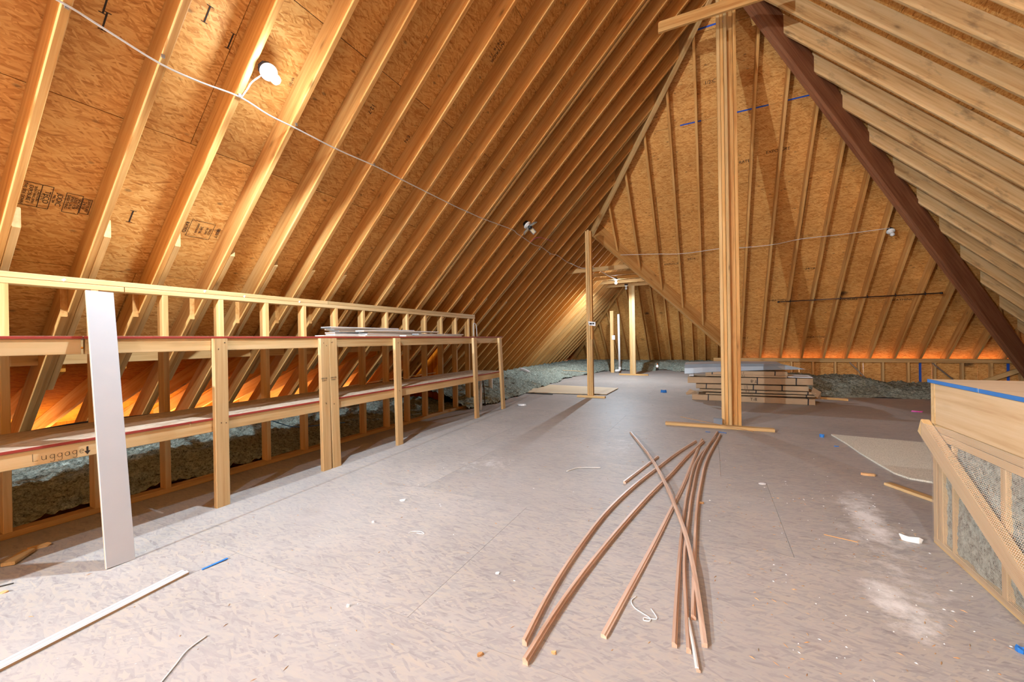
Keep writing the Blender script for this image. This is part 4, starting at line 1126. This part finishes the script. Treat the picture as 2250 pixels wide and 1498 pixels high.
for (y, x) in ((0.985, -2.94), (1.395, -2.765), (1.553, -2.81), (1.41, -3.846), (2.1, -3.79), (1.0, -3.0)):
    nin = Vector((1, 0, -1)).normalized()
    c0 = Vector((x, y, x + CA + RD)) + nin * 0.0015
    dn = Vector((1, 0, 1)).normalized()
    bar('ink_line', c0 - dn * 0.05, c0 + dn * 0.05, 0.008, 0.0006, M['ink'], ceil_a, nin, 0.0001)
    for s_ in (-1, 1):
        bar('ink_line', c0 + dn * 0.05 * s_ - Vector((0, 0.018, 0)), c0 + dn * 0.05 * s_ + Vector((0, 0.018, 0)), 0.004, 0.0006, M['ink'], ceil_a, nin, 0.0001)
for (y, x, t_, sz) in ((1.99, -2.825, 'RATED', 0.022), (3.19, -2.745, 'E/N', 0.05), (2.68, -2.71, '12-7', 0.05), (3.56, -1.894, 'INTERIOR\n24/16  11', 0.05)):
    stampA(y, x, t_, sz, False)
def stampB(x, y, s_, size):
    nin = Vector((0, -1, -1)).normalized()
    text('ink_stamp', s_, M['ink'], ceil_b, frame(Vector((x, y, CB + RD - y)) + nin * 0.0015, (1, 0, 0), nin), size, 0.0003)
for x, y, s_ in ((0.04, 6.99, '1/2 C'), (1.03, 7.9, 'EXPOSURE'), (0.58, 7.96, 'RATED'), (-0.70, 9.36, 'EXPOSURE 1'), (1.76, 9.65, '24/16'), (-0.35, 9.30, '24/16'), (1.3, 10.2, 'SHEATHING'), (2.5, 10.25, 'EXPOSURE 1'), (3.3, 10.3, 'SHEATHING'), (0.6, 11.0, 'EXPOSURE 1'), (2.1, 11.0, 'SHEATHING'), (-0.9, 9.9, 'RATED')):
    stampB(x, y, s_, 0.07)
nb_ = Vector((0, -1, -1)).normalized()
for x0, x1, y in ((-0.20, 0.25, 6.475), (0.40, 0.85, 7.372), (1.10, 1.45, 7.37), (-0.42, -0.1, 7.372)):
    bar('chalk_line', Vector((x0, y, CB + RD - y)) + nb_ * 0.0012, Vector((x1, y, CB + RD - y)) + nb_ * 0.0012, 0.022, 0.0006, M['blue_paint'], ceil_b, nb_, 0.0001)

# ------------------------------------------------------------------ small things left on the floor
def bit(name, x, y, l, w, h, ang, mat, label, cat, z=0.0, group=None):
    d = Vector((math.cos(ang), math.sin(ang), 0)) * l / 2
    c = Vector((x, y, z + h / 2 + 0.0004))
    n = 7; vs = []
    for zz_ in (-h / 2, h / 2):
        for i in range(n):
            a = 2 * math.pi * i / n
            k = RND.uniform(0.75, 1.1)
            vs.append(c + Vector((math.cos(ang), math.sin(ang), 0)) * (math.cos(a) * l / 2 * k) + Vector((-math.sin(ang), math.cos(ang), 0)) * (math.sin(a) * w / 2 * k) + Vector((0, 0, zz_ + (RND.uniform(0, h) if zz_ > 0 else 0))))
    return tag(mobj(name, vs, ring_faces(n), mat, None, frame(c, d, (0, 0, 1))), label, cat, group)
tag(bar('tape_strip', (-2.368, 1.125, 0.003), (-2.357, 1.242, 0.006), 0.014, 0.003, M['tapeblue'], None), 'blue tape strip beyond the white trim strips', 'tape')
bt = 'blue tape bits by the fan tip'
tag(bar('tape_strip', (0.05, 5.475, 0.004), (0.15, 5.44, 0.004), 0.02, 0.004, M['tapeblue'], None), 'blue tape bit at the far tips of the mouldings', 'tape', bt)
tag(bar('tape_strip', (-0.075, 5.43, 0.003), (-0.025, 5.425, 0.003), 0.02, 0.003, M['tapeblue'], None), 'blue tape bit just left of the moulding tips', 'tape', bt)
bit('tape_scrap', 1.115, 5.64, 0.04, 0.05, 0.02, 0.4, M['tapeblue'], 'folded blue tape scrap near the carpet corner', 'tape')
bit('tape_scrap', 1.152, 5.214, 0.05, 0.012, 0.004, 0.2, M['tapeblue'], 'small blue tape scrap left of the carpet edge', 'tape')
bit('tape_scrap', 0.99, 2.11, 0.03, 0.03, 0.012, 0.2, M['tapeblue'], 'blue scrap at the right edge by the netted box', 'tape')
bit('plastic_film', -0.916, 9.02, 0.13, 0.08, 0.03, 0.1, M['tapeblue'], 'crumpled blue film on the far floor left of cartons', 'film')
bit('plastic_clip', 2.717, 7.966, 0.16, 0.035, 0.012, 0.0, M['pink'], 'pink plastic bit on the shaded floor behind the box', 'clip')
bit('paper_scrap', 0.345, 3.677, 0.055, 0.045, 0.002, 0.3, M['paper'], 'small white card on the floor right of the mouldings', 'paper')
bit('foam_scrap', -2.031, 2.25, 0.055, 0.022, 0.006, 0.5, M['foam'], 'white foam flake left on the open floor', 'foam')
bit('foam_scrap', -0.967, 1.739, 0.025, 0.02, 0.004, 0.5, M['foam'], 'oval white flake on the floor left of the mouldings', 'foam')
bit('foam_scrap', -1.443, 1.243, 0.016, 0.012, 0.006, 0.9, M['foam'], 'small white flake on the near floor', 'foam')
bit('foam_scrap', -1.963, 1.897, 0.02, 0.014, 0.006, 0.2, M['foam'], 'little white flake on the left floor', 'foam')
bit('foam_scrap', -3.03, 6.44, 0.17, 0.10, 0.012, 0.3, M['foam'], 'white foam disc on the floor past the shelf end', 'foam')
bit('plastic_wrapper', 0.985, 2.985, 0.10, 0.03, 0.018, -0.2, M['white_plastic'], 'white torn wrapper at the netted box corner', 'wrapper')
tag(tube('string', [(-1.149, 3.343, .004), (-1.10, 3.45, .004), (-1.069, 3.487, .004), (-0.98, 3.53, .004), (-0.902, 3.56, .004)], 0.004, M['cable'], None, 5), 'white string end on the floor left of the mouldings', 'string')
tag(tube('string', [(-0.315, 1.845, .003), (-0.33, 1.805, .003), (-0.312, 1.765, .003), (-0.275, 1.742, .003), (-0.243, 1.725, .003), (-0.24, 1.705, .003), (-0.262, 1.70, .003), (-0.262, 1.715, .004), (-0.235, 1.722, .003), (-0.215, 1.735, .003), (-0.245, 1.785, .003)], 0.0022, M['paper'], None, 5), 'curled white string between the mouldings', 'string')
tag(tube('string', [(-1.654, 1.879, .003), (-1.645, 1.905, .003), (-1.60, 1.925, .003), (-1.561, 1.909, .003), (-1.61, 1.90, .003)], 0.0018, M['paper'], None, 5), 'looped white string on the left floor', 'string')
tag(tube('string', [(-1.691, 0.66, .003), (-1.75, 0.74, .003), (-1.795, 0.80, .004), (-1.813, 0.875, .003)], 0.0028, M['cable'], None, 5), 'bent white cord at the bottom edge of the view', 'string')
tag(bar('stick', (0.571, 2.877, 0.003), (0.718, 2.847, 0.003), 0.006, 0.004, M['chip'], None), 'thin pale stick on the dusty right floor', 'stick')
tag(bar('stick', (-3.12, 0.60, 0.004), (-3.09, 0.66, 0.004), 0.006, 0.004, M['felt'], None), 'dark twig at the left edge of the floor', 'stick')
bit('leaf', -3.02, 0.615, 0.035, 0.02, 0.004, 0.9, M['chip'], 'dry brown leaf at the left edge of the floor', 'leaf')
tag(bar('wood_scrap', (-3.365, 0.70, 0.012), (-3.48, 0.80, 0.012), 0.055, 0.018, M['pine_new'], None), 'square plank scrap in the shadow left of the leaning board', 'scrap')
bit('wood_scrap', -3.50, 0.845, 0.09, 0.03, 0.012, 1.2, M['pine_new'], 'pointed wood sliver beside the square scrap', 'scrap')
tag(bar('lath', (-3.95, 11.3, 0.24), (-3.45, 12.7, 0.10), 0.03, 0.012, M['pine'], None), 'brown lath lying on the far wool bank', 'lath')
bit('wood_scrap', 0.99, 4.42, 0.12, 0.04, 0.012, 0.3, M['chip'], 'split brown wood scrap left of the carpet remnant', 'scrap') if False else None
bit('wood_scrap', 1.148, 4.237, 0.11, 0.03, 0.01, 0.1, M['chip'], 'split wood scrap left of the carpet remnant', 'scrap')
bit('wood_scrap', -0.079, 3.074, 0.045, 0.02, 0.008, 0.3, M['chip'], 'orange wood chip right of the upright mouldings', 'scrap')
bit('wood_scrap', -0.777, 1.257, 0.03, 0.012, 0.006, 0.9, M['chip'], 'orange wood chip left of the nearest moulding end', 'scrap')
bit('wood_scrap', -0.535, 1.381, 0.022, 0.012, 0.005, 0.2, M['chip'], 'orange wood chip right of the nearest moulding end', 'scrap')
# sawdust and chips scattered everywhere: nobody could count them
vs = []; fs_ = []; 
for i in range(520):
    while True:
        x = RND.uniform(-2.9, 1.05); y = RND.uniform(0.5, 8.0)
        if RND.random() < 0.35: x = RND.uniform(0.0, 1.05); y = RND.uniform(1.6, 3.6)
        if not (0.05 < x < 0.4 and 5.8 < y < 6.1): break
    a = RND.uniform(0, math.pi); l = RND.uniform(0.006, 0.03); w = RND.uniform(0.002, 0.006)
    d = Vector((math.cos(a), math.sin(a), 0)); q = Vector((-d.y, d.x, 0)); c = Vector((x, y, 0.0006)); k = len(vs)
    hgt = Vector((0, 0, RND.uniform(0.001, 0.004)))
    vs += [c - d * l / 2, c + q * w / 2, c + d * l / 2, c - q * w / 2, c + hgt]
    fs_ += [(k, k + 3, k + 4), (k + 3, k + 2, k + 4), (k + 2, k + 1, k + 4), (k + 1, k, k + 4)]
tag(mobj('sawdust_chips', vs, fs_, M['chip']), 'tiny wood chips and splinters strewn over the floor', 'debris', None, 'stuff')
vs = []; fs_ = []
for i in range(170):
    x = RND.uniform(-2.9, 1.05); y = RND.uniform(0.5, 7.0)
    if RND.random() < 0.5: x = RND.uniform(0.2, 1.05); y = RND.uniform(1.6, 4.0)
    a = RND.uniform(0, math.pi); l = RND.uniform(0.004, 0.016); w = RND.uniform(0.003, 0.008)
    d = Vector((math.cos(a), math.sin(a), 0)); q = Vector((-d.y, d.x, 0)); c = Vector((x, y, 0.0006)); k = len(vs)
    vs += [c - d * l / 2, c + q * w / 2, c + d * l / 2, c - q * w / 2, c + Vector((0, 0, 0.003))]
    fs_ += [(k, k + 3, k + 4), (k + 3, k + 2, k + 4), (k + 2, k + 1, k + 4), (k + 1, k, k + 4)]
tag(mobj('foam_crumbs', vs, fs_, M['foam']), 'tiny white foam crumbs strewn over the floor', 'debris', None, 'stuff')
# white caulk dabs along the top plate
for y, z in ((1.056, 1.607), (1.882, 1.616), (2.204, 1.602), (2.754, 1.595)):
    bit('caulk_dab', KX + 0.004, y, 0.02, 0.012, 0.02, 0, M['foam'], None, None, z) if False else mobj('caulk_dab', [Vector((KX + 0.001, y, z)) + Vector(p) * 0.012 for p in ((0, -1, 0), (0, 0, -1), (0, 1, 0.2), (0, 0.2, 1), (0.7, 0, 0))], [(0, 1, 4), (1, 2, 4), (2, 3, 4), (3, 0, 4)], M['foam'], wl)
